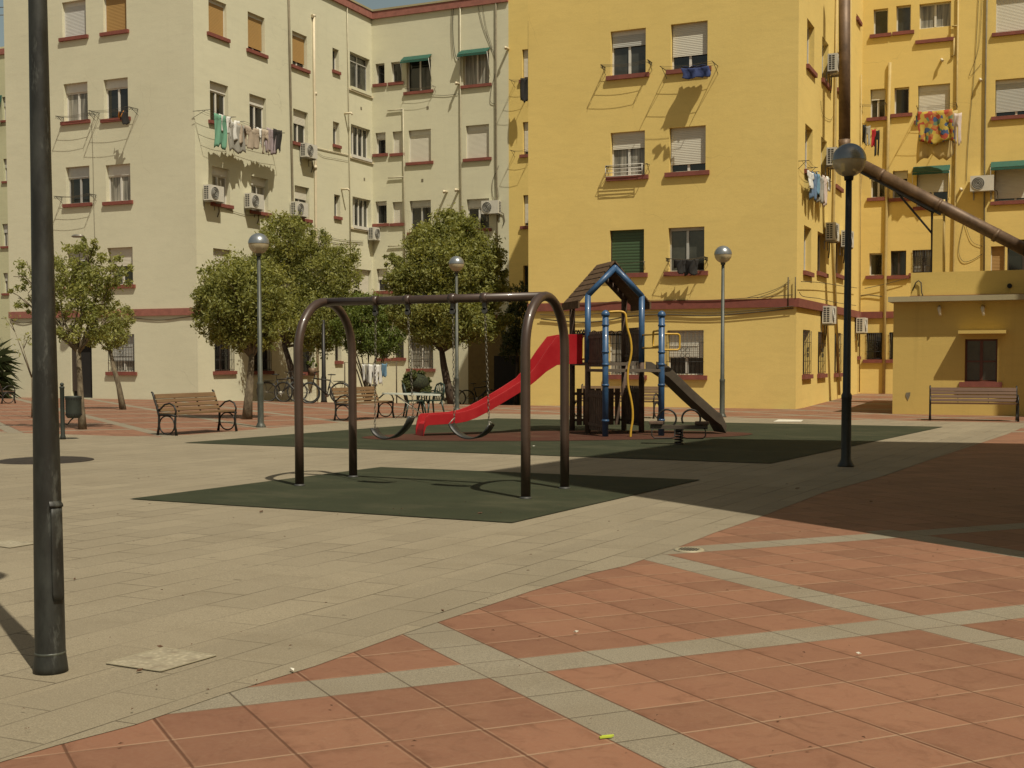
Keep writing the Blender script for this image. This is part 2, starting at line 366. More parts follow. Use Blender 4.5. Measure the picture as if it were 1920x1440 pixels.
def tile_mat():
    m, t, b = nodes('red_pavers'); b.inputs['Roughness'].default_value = .72; b.inputs['Specular IOR Level'].default_value = .3
    co = coord(t, True)
    wob = N(t, 'TexNoise', i_Scale=2.2, i_Detail=2); t.links.new(co, wob.inputs['Vector'])
    u = dotc(t, co, (Mi[0][0], Mi[0][1], 0)); v = dotc(t, co, (Mi[1][0], Mi[1][1], 0))
    wofs = MATH(t, 'MULTIPLY', MATH(t, 'SUBTRACT', wob.outputs[0], .5), .006)
    u = MATH(t, 'ADD', u, wofs); v = MATH(t, 'ADD', v, wofs)
    def axis(x, x0, per, strip, n):
        tile = (per-strip)/n
        q = MATH(t, 'DIVIDE', MATH(t, 'SUBTRACT', x, x0), per); cell = MATH(t, 'FLOOR', q); d = MATH(t, 'MULTIPLY', MATH(t, 'FRACT', q), per)
        st = MATH(t, 'LESS_THAN', d, strip)
        k = MATH(t, 'DIVIDE', MATH(t, 'SUBTRACT', d, strip), tile); idx = MATH(t, 'FLOOR', k); f = MATH(t, 'FRACT', k)
        e = MATH(t, 'MULTIPLY', MATH(t, 'MINIMUM', f, MATH(t, 'SUBTRACT', 1, f)), tile)
        es = MATH(t, 'MINIMUM', MATH(t, 'ABSOLUTE', d), MATH(t, 'ABSOLUTE', MATH(t, 'SUBTRACT', d, strip)))
        return st, e, es, MATH(t, 'ADD', MATH(t, 'MULTIPLY', cell, 17), idx), f
    su, eu, esu, iu, fu = axis(u, -4.87, 2.52, .255, 7)
    sv, ev, esv, iv, fv = axis(v, 2.235, 2.275, .258, 6)
    px_ = N(t, 'SeparateXYZ'); t.links.new(co, px_.inputs[0])
    msk = MATH(t, 'MAXIMUM', MATH(t, 'GREATER_THAN', u, -7.5), MATH(t, 'MAXIMUM', MATH(t, 'LESS_THAN', px_.outputs[0], -5), MATH(t, 'GREATER_THAN', px_.outputs[1], 24)))
    su = MATH(t, 'MULTIPLY', su, msk); sv = MATH(t, 'MULTIPLY', sv, msk)
    strip = MATH(t, 'MAXIMUM', su, sv)
    cb = N(t, 'CombineXYZ'); t.links.new(iu, cb.inputs[0]); t.links.new(iv, cb.inputs[1])
    wn = N(t, 'TexWhiteNoise'); wn.noise_dimensions = '2D'; t.links.new(cb.outputs[0], wn.inputs['Vector'])
    wc = N(t, 'SeparateColor'); t.links.new(wn.outputs['Color'], wc.inputs[0])
    n1 = noise(t, co, 2.6, 6, .65); n2 = noise(t, co, 60, 3, .6)
    # per-tile shifted smoky pattern
    off = N(t, 'VectorMath', operation='ADD'); t.links.new(co, off.inputs[0]); t.links.new(wn.outputs['Color'], off.inputs[1])
    n3 = N(t, 'TexNoise', i_Scale=5.5, i_Detail=7, i_Roughness=.7, i_Distortion=1.6); t.links.new(off.outputs[0], n3.inputs['Vector'])
    a = MIX(t, wc.outputs[0], (.285,.142,.093,1), (.400,.205,.133,1))
    a = MIX(t, ramp(t, n1, .35, .7, 0, .35), a, (.42,.24,.15,1))
    a = MIX(t, ramp(t, n3.outputs[0], .52, .72, 0, .5), a, (.19,.085,.05,1))
    a = MIX(t, ramp(t, n2, .45, .75, 0, .16), a, (.46,.33,.23,1))
    vein = N(t, 'TexVoronoi'); vein.feature = 'DISTANCE_TO_EDGE'; vein.inputs['Scale'].default_value = 7
    dist = N(t, 'VectorMath', operation='ADD'); t.links.new(off.outputs[0], dist.inputs[0])
    nn = N(t, 'TexNoise', i_Scale=4, i_Detail=4); t.links.new(co, nn.inputs['Vector']); sc = N(t, 'VectorMath', operation='SCALE'); sc.inputs[3].default_value = .35
    t.links.new(nn.outputs['Color'], sc.inputs[0]); t.links.new(sc.outputs[0], dist.inputs[1]); t.links.new(dist.outputs[0], vein.inputs['Vector'])
    a = MIX(t, MATH(t, 'MULTIPLY', ramp(t, vein.outputs[0], .0, .018, 1, 0), ramp(t, n1, .5, .7, 0, .30)), a, (.52,.36,.25,1))
    # edge wear: sides of each tile a little darker in places
    ed = ramp(t, MATH(t, 'MINIMUM', fu, fv), .0, .16, 1, 0)
    a = MIX(t, MATH(t, 'MULTIPLY', ed, ramp(t, n3.outputs[0], .4, .6, .0, .45)), a, (.17,.075,.042,1))
    g1 = ramp(t, eu, .0045, .008, 1, 0); g2 = ramp(t, ev, .0030, .0065, 1, 0)
    gl = noise(t, co, 3.1, 3)
    a = MIX(t, MATH(t, 'MULTIPLY', g1, ramp(t, gl, .35, .6, .35, .9)), a, (.50,.35,.24,1))
    lip = MATH(t, 'SUBTRACT', ramp(t, ev, .012, .016, 1, 0), ramp(t, ev, .0065, .009, 1, 0)); a = MIX(t, MATH(t, 'MULTIPLY', MATH(t, 'MAXIMUM', lip, 0), ramp(t, gl, .45, .62, 0, .6)), a, (.48,.33,.23,1))
    a = MIX(t, MATH(t, 'MULTIPLY', g2, .8), a, (.14,.065,.035,1))
    gr, j, fine = slab_nodes(t, co)
    gf = MIX(t, ramp(t, fine, .35, .65), (.25,.235,.185,1), (.50,.47,.375,1))
    n5 = noise(t, co, 1.6, 4); gf = MIX(t, ramp(t, n5, .4, .7, 0, .3), gf, (.25,.21,.14,1))
    # joints across the strips
    # joints across the strips: where only one direction is strip, the other's tile lines cut it
    cj = MATH(t, 'ADD', MATH(t, 'MULTIPLY', MATH(t, 'MULTIPLY', su, MATH(t, 'SUBTRACT', 1, sv)), ramp(t, ev, .002, .005, 1, 0)),
                   MATH(t, 'MULTIPLY', MATH(t, 'MULTIPLY', sv, MATH(t, 'SUBTRACT', 1, su)), ramp(t, eu, .002, .005, 1, 0)))
    gf = MIX(t, MATH(t, 'MULTIPLY', cj, .75), gf, (.09,.07,.045,1))
    a = MIX(t, strip, a, gf)
    ej = ramp(t, MATH(t, 'MINIMUM', esu, esv), .002, .005, 1, 0)
    a = MIX(t, MATH(t, 'MULTIPLY', MATH(t, 'MULTIPLY', ej, msk), .6), a, (.10,.055,.03,1))
    big = noise(t, co, .3, 4); a = MIX(t, ramp(t, big, .5, .75, 0, .25), a, (.26,.17,.11,1)); a = MIX(t, 1.0, a, (.575,.535,.49,1), 'MULTIPLY')
    t.links.new(a, b.inputs['Base Color'])
    h = MATH(t, 'SUBTRACT', MATH(t, 'MULTIPLY', n2, .3), MATH(t, 'MAXIMUM', MATH(t, 'MAXIMUM', g1, g2), ej)); bump(t, b, h, .5, .004)
    return m
def rubber_mat(name, c, c2):
    m, t, b = nodes(name); b.inputs['Roughness'].default_value = .95; b.inputs['Specular IOR Level'].default_value = .2
    co = coord(t, True); f = noise(t, co, 140, 3, .7); g = noise(t, co, 1.4, 5, .6)
    a = MIX(t, ramp(t, f, .35, .68), (*c2, 1), (*c, 1)); a = MIX(t, ramp(t, g, .45, .72, 0, .25), a, tuple(min(1, x*1.5) for x in c))
    du = noise(t, scl(t, co, (1,1.6,1)), .8, 6, .7); a = MIX(t, ramp(t, du, .5, .75, 0, .30), a, (.20,.18,.12,1))
    sp = noise(t, co, 22, 2, .5); a = MIX(t, ramp(t, sp, .74, .78, 0, .5), a, (.30,.28,.2,1)); a = MIX(t, 1.0, a, (.62,.60,.55,1), 'MULTIPLY')
    t.links.new(a, b.inputs['Base Color']); bump(t, b, f, .5, .004); return m
M['granite'] = granite_mat(); M['tile'] = tile_mat()
M['rubber_green'] = rubber_mat('green_rubber', (.062,.072,.040), (.032,.040,.022))
M['rubber_red'] = rubber_mat('red_rubber', (.125,.050,.032), (.070,.026,.018))

# ------------------------------------------------------------------ ground
def sheet(name, mat, poly, dz, step=1.0, kind='structure', **kw):
    """a flat sheet following the ground inside a convex polygon (clipped grid)"""
    P = [tuple(p[:2]) for p in poly]; ys = [p[1] for p in P]; y0, y1 = min(ys), max(ys)
    n = max(1, int(math.ceil((y1-y0)/step))); mb = MB()
    def span(y):
        xs = []
        for i in range(len(P)):
            (xa, ya), (xb, yb) = P[i], P[(i+1) % len(P)]
            if ya != yb and min(ya, yb)-1e-9 <= y <= max(ya, yb)+1e-9: xs.append(xa+(xb-xa)*(y-ya)/(yb-ya))
            elif ya == yb and abs(y-ya) < 1e-9: xs += [xa, xb]
        return min(xs), max(xs)
    yl = sorted(set([y0+(y1-y0)*i/n for i in range(n+1)]+ys))
    K = 24
    rows = []
    for y in yl:
        a, c = span(y); rows.append([(a+(c-a)*k/K, y) for k in range(K+1)])
    vs = [(x, y, gz(x, y)+dz) for r in rows for x, y in r]
    fs = [(i*(K+1)+k, i*(K+1)+k+1, (i+1)*(K+1)+k+1, (i+1)*(K+1)+k) for i in range(len(rows)-1) for k in range(K)]
    mb.add(vs, fs); return obj(name, mb, mat, kind=kind, **kw)
def terrain():
    xs = [-400,-150,-80,-50,-40]+[-36+1.0*i for i in range(0, 41)]+[8,15,30,80,150,400]
    ys = [-300,-60,-20,-8,0,5,10,15,20,25,30,33]+[34+.5*i for i in range(0, 30)]+[52,60,80,150,400]
    mb = MB(); W = len(xs)
    mb.add([(x, y, gz(x, y)) for y in ys for x in xs], [(j*W+i, j*W+i+1, (j+1)*W+i+1, (j+1)*W+i) for j in range(len(ys)-1) for i in range(W-1)])
    return obj('ground', mb, M['tile'], kind='structure')
terrain()
def bx(Y): return -3.12+.095*Y                     # right edge of the granite square
sheet('grey_paving', M['granite'], [(-14.25,17.0),(-14.25,28.4),(-.42,28.8),(-.8,24),(-1.55,17),(-1.78,14.6),(-2.11,12.45),(-2.27,10.09),(-2.37,9.1),(-2.42,8.2),(-2.50,7.39),(-2.60,7.05),(-2.71,6.36),(-2.81,5.38),(-2.84,5.08),(-2.88,4.39),(-2.96,3.87),(-3.0,3.4),(-3.08,3.11),(-3.12,2.88),(-3.3,0),(-3.7,-6),(-14.25,-6)], .0025, .5)
sheet('side_path', M['granite'], [(-60,-6),(-14.25,-6),(-14.25,16.9),(-60,16.6)], .0025, 1)
for (a, b_) in (((-19.5,19.0),(-16.0,17.0)), ((-24.5,30.5),(-20.8,28.2))):
    pass
near_mat = [G(243,937), G(960,982), G(1313,901), G(714,877)]
far_mat = [G(345,831), G(1445,870), G(1768,801), G(930,785)]
sheet('rubber_mat', M['rubber_green'], near_mat, .010, .5)
sheet('rubber_mat', M['rubber_green'], far_mat, .010, .5)
cx, cy = -8.0, 20.15
blob = [(cx+3.55*math.cos(a)*math.cos(.62)-1.45*math.sin(a)*math.sin(.62), cy+3.55*math.cos(a)*math.sin(.62)+1.45*math.sin(a)*math.cos(.62)) for a in [2*math.pi*i/40 for i in range(40)]]
sheet('red_rubber_patch', M['rubber_red'], blob, .015, .25)

# ------------------------------------------------------------------ buildings
class Plane:
    """a facade: 'Y' = faces -Y at y=c ; 'X' = faces +X at x=c. s runs along it; d = metres INTO the wall"""
    def __init__(p, ax, c): p.ax, p.c = ax, c
    def P(p, s, z, d=0): return (s, p.c+d, z) if p.ax == 'Y' else (p.c-d, s, z)
    def px(p, x, y): q = FY(x, y, p.c) if p.ax == 'Y' else FX(x, y, p.c); return (q[0] if p.ax == 'Y' else q[1]), q[2]
    def hole(p, x0, yt, x1, yb):
        s0, z1 = p.px(x0, yt); _, z0 = p.px(x0, yb); s1, _ = p.px(x1, (yt+yb)/2); return (s0, s1, z0, z1)
def wall(mb, pl, s0, s1, z0, z1, holes, dep=.25):
    ss_ = sorted(set([s0, s1]+[h[i] for h in holes for i in (0, 1) if s0 < h[i] < s1])); zz = sorted(set([z0, z1]+[h[i] for h in holes for i in (2, 3) if z0 < h[i] < z1]))
    for i in range(len(ss_)-1):
        for j in range(len(zz)-1):
            sm, zm = (ss_[i]+ss_[i+1])/2, (zz[j]+zz[j+1])/2
            if any(h[0] < sm < h[1] and h[2] < zm < h[3] for h in holes): continue
            a = [pl.P(ss_[i], zz[j]), pl.P(ss_[i+1], zz[j]), pl.P(ss_[i+1], zz[j+1]), pl.P(ss_[i], zz[j+1])]
            mb.poly(a)
    for h in holes:
        a0, a1, b0, b1 = h; a0 = max(a0, s0); a1 = min(a1, s1)
        for q in ([(a0,b0),(a0,b1)], [(a1,b1),(a1,b0)], [(a0,b1),(a1,b1)], [(a1,b0),(a0,b0)]):
            mb.poly([pl.P(*q[0]), pl.P(*q[1]), pl.P(*q[1], dep), pl.P(*q[0], dep)])
def pbox(mb, pl, s0, s1, z0, z1, d0, d1): mb.box(pl.P(s0, z0, d0), pl.P(s1, z1, d1))
def window(b, pl, h, frame='white', glass='glass', sh=None, fr=0, box=.0, panes=2, sill='redtrim', grille=None, low=0, awn=False, label=None, sillx=.12, bars=0, transom=0, nm='window'):
    a0, a1, b0, b1 = h; b0i = b0+low; W = a1-a0; fw = .045; mb = MB(); top = b1-box
    D0, D1 = .17, .215
    if low: 
        lm = MB(); pbox(lm, pl, a0+.002, a1-.002, b0, b0i, .06, .24)
    gt = b1-fr*(b1-b0i) if sh and fr < 1 else top
    if box: pbox(mb, pl, a0+.002, a1-.002, b1-box, b1-.002, .13, .22)
    if not (sh and fr >= .999):
        pbox(mb, pl, a0, a0+fw, b0i, top, D0, D1); pbox(mb, pl, a1-fw, a1, b0i, top, D0, D1)
        pbox(mb, pl, a0+fw, a1-fw, b0i, b0i+fw, D0, D1); pbox(mb, pl, a0+fw, a1-fw, top-fw, top, D0, D1)
        for k in range(1, panes): x = a0+W*k/panes; pbox(mb, pl, x-fw*.8, x+fw*.8, b0i+fw, top-fw, D0-.01, D1-.01)
        if transom: z = b0i+(top-b0i)*transom; pbox(mb, pl, a0+fw, a1-fw, z-.02, z+.02, D0-.015, D1-.02)
    else:
        pbox(mb, pl, a0+.002, a0+.03, b0i, b1-.002, .11, .16); pbox(mb, pl, a1-.03, a1-.002, b0i, b1-.002, .11, .16)
    o = obj(nm, mb, M[frame], b, origin=pl.P((a0+a1)/2, b0, .1), label=label)
    if low: obj('infill_panel', lm, M['yellow'], o)
    if not (sh and fr >= .999):
        g = MB(); pbox(g, pl, a0+.002, a1-.002, b0i+.002, b1-.002, .20, .212); obj('pane', g, M[glass], o)
    if sh:
        g = MB(); pbox(g, pl, a0+.03, a1-.03, b1-fr*(b1-b0i)+.01, b1-(box if box else .003), .125, .148); obj('shutter', g, M[sh], o)
    if sill:
        g = MB(); pbox(g, pl, a0-sillx, a1+sillx, b0-.125, b0-.002, -.085, .0); pbox(g, pl, a0+.003, a1-.003, b0-.04, b0+.012, .0, .12); obj('sill', g, M[sill], o)
    if bars:
        g = MB()
        for k in range(bars+1): x = a0+W*k/bars; g.tube([pl.P(x, b0i+.02, -.03), pl.P(x, b1-.02, -.03)], .008, 5)
        for zf in (.04, .3, .72, .96): z = b0i+(b1-b0i)*zf; g.tube([pl.P(a0-.02, z, -.03), pl.P(a1+.02, z, -.03)], .008, 5)
        cxx, cz = (a0+a1)/2, (b0i+b1)/2
        for sx in (-1, 1):
            for sz in (-1, 1):
                g.tube([pl.P(cxx+sx*(.08+.06*math.cos(t_)), cz+sz*(.08+.06*math.sin(t_)), -.035) for t_ in [i*math.pi/5 for i in range(11)]], .008, 5)
        obj('grille', g, M['white' if bars == 7 else 'black'], o)
    if awn:
        g = MB(); q0, q1 = a0-.12, a1+.06
        a_, b_, c_, d_ = pl.P(q0, b1+.1, -.02), pl.P(q1, b1+.1, -.02), pl.P(q1, b1-.13, -.34), pl.P(q0, b1-.13, -.34)
        g.prism([a_, b_, c_, d_], (0,0,.02)); v1, v2 = pl.P(q0, b1-.22, -.35), pl.P(q1, b1-.14, -.34); g.box(v1, v2)
        obj('awning', g, M['awning'], o)
        g = MB(); g.tube([pl.P(q1, b1-.12, -.34), pl.P(q1, b0+.3, -.03)], .012, 5); g.tube([pl.P(q0, b1-.12, -.34), pl.P(q0, b0+.3, -.03)], .012, 5); obj('awning_arm', g, M['white'], o)
    return o
def band(mb, pl, s0, s1, z0, z1, proj=.07): pbox(mb, pl, s0, s1, z0, z1, -proj, 0)

# ---- cream block: facade A (front, left), B (side), C (recessed back)
YA, YC, XB, XL = 34.7, 46.8, -27.52, -36.3
HT = 16.3
pA, pB, pC = Plane('Y', YA), Plane('X', XB), Plane('Y', YC)
cream = thing('apartment_building', 'cream four storey apartment block with red sills left of the yellow block', 'apartment building', (-27.5, 40, gz(-27.5, 40)))
W_ = dict(white=dict(frame='white', glass='glass'), alu=dict(frame='alu', glass='glass2'))
Aw = [((116,5,161,72), dict(sh='sh_pale', fr=1, box=.16)), ((193,-8,237,62), dict(sh='sh_tan', fr=1, box=.1)),
      ((119,158,164.5,229), dict(frame='white', glass='curtain', box=.32)), ((194,150,240,224), dict(frame='white', glass='glass', box=.3)),
      ((123,314,168,383), dict(frame='alu', glass='glass', box=.38)), ((198,310,244.5,379), dict(frame='white', glass='curtain', box=.38)),
      ((201,465,249,535), dict(sh='sh_white', fr=.5, box=.0, sill='redtrim')), ((125,470,170,538), dict(sh='sh_grey', fr=.3)),
      ((204,627,252,697), dict(frame='white', glass='curtain', bars=9, sh='sh_grey', fr=.72))]
mbw = MB(); holes = [pA.hole(*q[0]) for q in Aw]
door_h = pA.hole(132, 641, 172.5, 741); doorh = (door_h[0], door_h[1], gz(-32, YA)+.02, door_h[3])
wall(mbw, pA, XL, XB, gz(-32, YA)-.6, HT, holes+[doorh])
Bw = [((390.6,-6,424.5,60), dict(sh='sh_tan', fr=1, box=.12)), ((464.4,20.8,496.2,91), dict(sh='sh_tan', fr=.9, box=.12)), ((547.8,56.9,575.6,121), dict(sh='sh_tan', fr=.84, box=.12)),
      ((393.3,150.6,428,225), dict(frame='white', box=.3)), ((467.5,175,499,246), dict(frame='white', glass='glass', box=.34)), ((549.7,202.8,577.5,265), dict(sh='sh_white', fr=.42, frame='white', box=.0)),
      ((397.5,310.6,431,379), dict(frame='white', glass='curtain', box=.28)), ((471,329.2,503,394), dict(frame='white', glass='curtain', box=.3)), ((552.5,346.7,580,407), dict(sh='sh_white', fr=.40, frame='white')),
      ((399.7,465,435,533), dict(sh='sh_white', fr=.75)), ((473,472,505,536), dict(sh='sh_white', fr=.5)), ((554,482,581,540), dict(frame='white')),
      ((402,626,437.5,696), dict(frame='darkframe', bars=8)), ((475,628,507.5,696), dict(frame='darkframe', bars=8)), ((563,630,587,698), dict(frame='darkframe', bars=8)),
      ((623.3,89,635.3,130.5), dict(frame='white', panes=1, sillx=.05)), ((624.2,227,636.4,270), dict(frame='white', panes=1, box=.2, sillx=.05)), ((626.6,364,638,405), dict(frame='white', panes=1, sillx=.05)), ((628,636,640,677), dict(frame='darkframe', panes=1, sillx=.05)),
      ((656,96,697.2,161), dict(frame='alu', glass='glass2', panes=2, transom=.78, sill='cream', sillx=.02)), ((658,232,698,289), dict(frame='white', glass='glass2', panes=4, sill='white', sillx=.02)),
      ((661,368,700,422), dict(frame='white', glass='glass2', panes=4, sill='white', sillx=.02)), ((663,503,700.5,556), dict(frame='white', sh='sh_white', fr=.85, sill='cream'))]
holesB = [pB.hole(*q[0]) for q in Bw]
# gallery windows run to the inner corner: keep them just short of it
holesB = [(h[0], min(h[1], YC-.18), h[2], h[3]) for h in holesB]
wall(mbw, pB, YA, YC, gz(-27.5, YA)-1.2, HT, holesB)
Cw = [((704,120,721,158), dict(panes=1, frame='alu')), ((733,117,753,155), dict(panes=1, frame='white')), ((762,112,808,173), dict(frame='white', glass='glass', awn=True)), ((868,100,917,161), dict(frame='white', glass='curtain', awn=True)),
      ((704,249.5,723,289), dict(panes=1, frame='white', box=.25)), ((736,247,754,288), dict(sh='sh_white', fr=1)), ((766,245,808,305), dict(sh='sh_white', fr=1, box=.2)), ((873.5,236,917,298), dict(sh='sh_white', fr=1, box=.2)),
      ((704,378,725,420), dict(panes=1, frame='white', box=.12)), ((736,379,755,419), dict(sh='sh_white', fr=1)), ((768,377,808,436), dict(frame='alu', box=.25, sillx=.1, glass='glass')), ((875,374,917,430), dict(frame='white', box=.35)),
      ((706,504,727,546), dict(panes=1, sh='sh_white', fr=.5)), ((738,502,757,545), dict(panes=1)), ((768,500,808,556), dict(sh='sh_white', fr=.6)), ((876,498,917,555), dict(sh='sh_white', fr=.4)),
      ((708,632,727,672), dict(panes=1, frame='darkframe')), ((738,631,757,671), dict(panes=1, frame='darkframe')), ((767,634,812,691), dict(frame='white', glass='curtain', bars=8, panes=2))]
holesC = [pC.hole(*q[0]) for q in Cw]
XY = -20.98                                     # where cream paint turns yellow
wall(mbw, pC, XB, XY, -1.6, HT, holesC)
mbw.poly([(XL,YA,-1),(XL,60,-1),(XL,60,HT),(XL,YA,HT)]); mbw.poly([(XL,YA,HT),(XB,YA,HT),(XB,YC,HT),(XL,YC,HT)]); mbw.poly([(XL,YC,HT),(XY,YC,HT),(XY,60,HT),(XL,60,HT)])
mbw.poly([(XL,60,-1),(XY,60,-1),(XY,60,HT),(XL,60,HT)])
obj('wall', mbw, M['cream'], cream)
for pl, ws, hs in ((pA, Aw, holes), (pB, Bw, holesB), (pC, Cw, holesC)):
    for (q, kw), h in zip(ws, hs): window(cream, pl, h, **kw)
# door on facade A
g = MB(); pbox(g, pA, doorh[0], doorh[1], doorh[2], doorh[3], .14, .18); dr = obj('door', g, M['void'], cream)
g = MB(); pbox(g, pA, doorh[0], doorh[0]+.25, doorh[2]+.25, doorh[3], .06, .13); pbox(g, pA, doorh[0]+.32, doorh[0]+.36, doorh[2], doorh[3], .08, .13); pbox(g, pA, doorh[1]-.05, doorh[1], doorh[2], doorh[3], .08, .13); obj('door_frame', g, M['darkframe'], dr)
# red bands
def zat(pl, x, y): return pl.px(x, y)[1]
g = MB(); zb0, zb1 = zat(pA, 360, 590.6), zat(pA, 360, 577.4)
band(g, pA, XL-.0, XB+.07, zb0, zb1); band(g, pB, YA+.001, YC, zb0, zb1); band(g, pC, XB, XY, zb0-.0, zb1)
obj('band_course', g, M['redtrim2'], cream)
g = MB(); band(g, pA, XL, XB+.1, HT-.36, HT-.05, .1); band(g, pB, YA+.001, YC, HT-.36, HT-.05, .1); band(g, pC, XB, XY, HT-.36, HT-.05, .1); obj('cornice', g, M['redtrim2'], cream)
g = MB(); band(g, pA, XL, XB+.13, HT-.05, HT+.03, .13); band(g, pB, YA+.001, YC, HT-.05, HT+.03, .13); band(g, pC, XB, XY, HT-.05, HT+.03, .13); obj('coping', g, M['concrete'], cream)
# thin slab edges under the galleries
for (x0, y0) in ((656,166), (658,294), (661,427)):
    g = MB(); s0, z = pB.px(x0-2, y0); pbox(g, pB, s0-.1, YC, z-.06, z+.02, -.06, 0); obj('ledge', g, M['pvc'], cream)
def pipe(b, pl, pts, r, mat, nm='drainpipe', d=-.06, n=7):
    g = MB(); g.tube([pl.P(*pl.px(x, y), d) for x, y in pts], r, n); return obj(nm, g, M[mat], b)
pipe(cream, pB, [(586,28),(587,150),(589,300),(590,430),(592,560),(594,745)], .055, 'pvc')
pipe(cream, pB, [(583,30),(587.5,30)], .07, 'pvc', 'pipe_elbow')
for y in (176, 314): pipe(cream, pB, [(588.5,y-3),(588.5,y+3)], .08, 'pvc', 'pipe_collar')
pipe(cream, pB, [(538.5,-30),(541,100),(545,300),(548,450),(551,740)], .045, 'greypipe')
pipe(cream, pB, [(648.5,0),(651,150),(653,300),(656,540)], .022, 'creampipe')
pipe(cream, pC, [(864,-20),(864.5,200),(866,520)], .03, 'creampipe'); pipe(cream, pC, [(757,205),(758.5,330),(760,500)], .028, 'creampipe')
pipe(cream, pC, [(728,208),(757,205)], .028, 'creampipe'); pipe(cream, pC, [(729,334),(758,332)], .028, 'creampipe'); pipe(cream, pC, [(729,462),(759,460)], .028, 'creampipe')
pipe(cream, pC, [(931,-10),(931,180),(931.5,300),(933,380),(934,520)], .035, 'greypipe')
def cable(b, pl, pts, r=.012, d=-.03, mat='wire'):
    r = r*.62
    """smooth cable through photo points"""
    P = [np.array(pl.P(*pl.px(x, y), d)) for x, y in pts]; Q = []
    for i in range(len(P)-1):
        p0, p1, p2, p3 = P[max(i-1,0)], P[i], P[i+1], P[min(i+2, len(P)-1)]
        for k in range(5): t_ = k/5; Q.append(.5*((2*p1)+(-p0+p2)*t_+(2*p0-5*p1+4*p2-p3)*t_*t_+(-p0+3*p1-3*p2+p3)*t_**3))
    Q.append(P[-1]); g = MB(); g.tube(Q, r, 4, caps=False); return obj('cable', g, M[mat], b)
cable(cream, pC, [(852,-5),(850,40),(851,75),(855,105),(861,113)], .022, -.05, 'black'); cable(cream, pC, [(848,-5),(846,60),(849,110)], .012)
cable(cream, pC, [(893,-5),(905,45),(918,80),(926,100),(930,130),(922,165),(920,190),(928,195)], .016); cable(cream, pC, [(903,-5),(912,50),(924,90)], .012)
cable(cream, pC, [(810,178),(835,179),(860,176)], .014); cable(cream, pC, [(932,320),(924,340),(924,365),(932,385)], .018); cable(cream, pC, [(936,310),(931,330),(936,370)], .012)
cable(cream, pB, [(591,277),(612,282),(640,288),(652,291)], .028, mat='pvc'); cable(cream, pB, [(591,283),(605,293),(625,297),(652,302)], .01)
cable(cream, pB, [(592,441),(615,452),(640,457),(656,455),(680,457)], .016); cable(cream, pB, [(594,436),(620,446),(650,451),(680,452)], .012)
cable(cream, pA, [(173,230),(175.5,300),(177,380),(179,450)], .009); cable(cream, pB, [(424,392),(455,402),(485,404),(500,398)], .012)
cable(cream, pA, [(250,596),(300,600),(345,595),(366,592)], .018); cable(cream, pA, [(22,600),(45,606),(70,600)], .02)
def vent(b, pl, x, y, ln=.3, r=.055):
    s, z = pl.px(x, y); g = MB(); g.tube([pl.P(s, z, .02), pl.P(s, z, -ln), pl.P(s+.04, z-.07, -ln-.05)], r, 9); return obj('vent_pipe', g, M['pvc'], b)
for x, y in ((646,213),(640,355)): vent(cream, pB, x, y, .32, .045)
for x, y in ((838,360),(860,357),(953,92),(861,158)): vent(cream, pC, x, y)
for x, y in ((802,202),(792,338),(677,203),(683,336)): 
    pl = pC if x > 700 else pB; s, z = pl.px(x, y); g = MB(); pbox(g, pl, s-.05, s+.05, z-.06, z+.06, -.012, .0); obj('vent_cover', g, M['greypipe'], cream)

# ---- yellow block
XR = -6.70
YH = 17.2
yel = thing('apartment_building', 'tall bright yellow apartment block standing behind the play tower', 'apartment building', (-10.8, 40, gz(-10.8, 40)))
pF, pS = Plane('Y', YA), Plane('X', XR)
XF = -14.90
Yw = [((1144.8,59.3,1210.7,143), dict(frame='white', glass='glass2', sh='sh_grey', fr=.36, box=.13, label='slider window with a grey half lowered shutter')), ((1257.8,46,1326.6,131.5), dict(sh='sh_white', fr=.71, frame='white', box=.0)),
      ((1144.8,249.3,1209,332), dict(frame='white', glass='curtain', sh='sh_white', fr=.38, box=.12)), ((1255,240,1323,324), dict(sh='sh_white', fr=.83, frame='white')),
      ((1143.3,432.3,1207.5,513.5), dict(frame='darkframe', sh='sh_green', fr=1)), ((1253.3,427.5,1320.5,510), dict(frame='alu', glass='glass2', sh='sh_grey', fr=.08)),
      ((1251.5,619.5,1319,703.5), dict(frame='white', glass='glass', sh='sh_white', fr=.62, bars=9)), ((1141,621,1206,703), dict(frame='white', glass='curtain', bars=9))]
hY = [pF.hole(*q[0]) for q in Yw]
mbw = MB(); wall(mbw, pF, XF, XR, gz(-10, YA)-.5, YH, hY)
Sw = [((1513.6,33.5,1527,122), dict(panes=1, frame='white')), ((1541.7,67.5,1553.6,148), dict(panes=1, frame='white')), ((1569,94,1580,166), dict(panes=1)),
      ((1510,231,1523.6,318), dict(panes=1, frame='white')), ((1539.7,255.6,1550.5,333), dict(panes=1, frame='white')), ((1566,272,1577,346), dict(panes=1)),
      ((1507.7,421.7,1521,507.5), dict(panes=1, frame='white')), ((1533,433,1548,508.5), dict(panes=1, frame='white')), ((1567,448,1580,513), dict(panes=1)),
      ((1505.7,618,1519,702.7), dict(panes=1, frame='darkframe', bars=4)), ((1534,621.7,1546.3,701.2), dict(panes=1, frame='darkframe', bars=4)), ((1565,623.5,1577,700), dict(panes=1, frame='darkframe', bars=4)),
      ((1606,25,1612,32), dict(panes=1)), ((1617,5,1629,60), dict(frame='alu', glass='glass2', sill=None)), ((1615,166,1627,212), dict(frame='alu', glass='glass2', sill=None)), ((1612,325,1624,372), dict(frame='alu', sill=None)),
      ((1608,607,1622,668), dict(frame='alu', glass='glass2', panes=1, sillx=.05)), ((1601,138,1606,190), dict(panes=1))]
Sw = [q for q in Sw if q[0][2]-q[0][0] > 5.5]
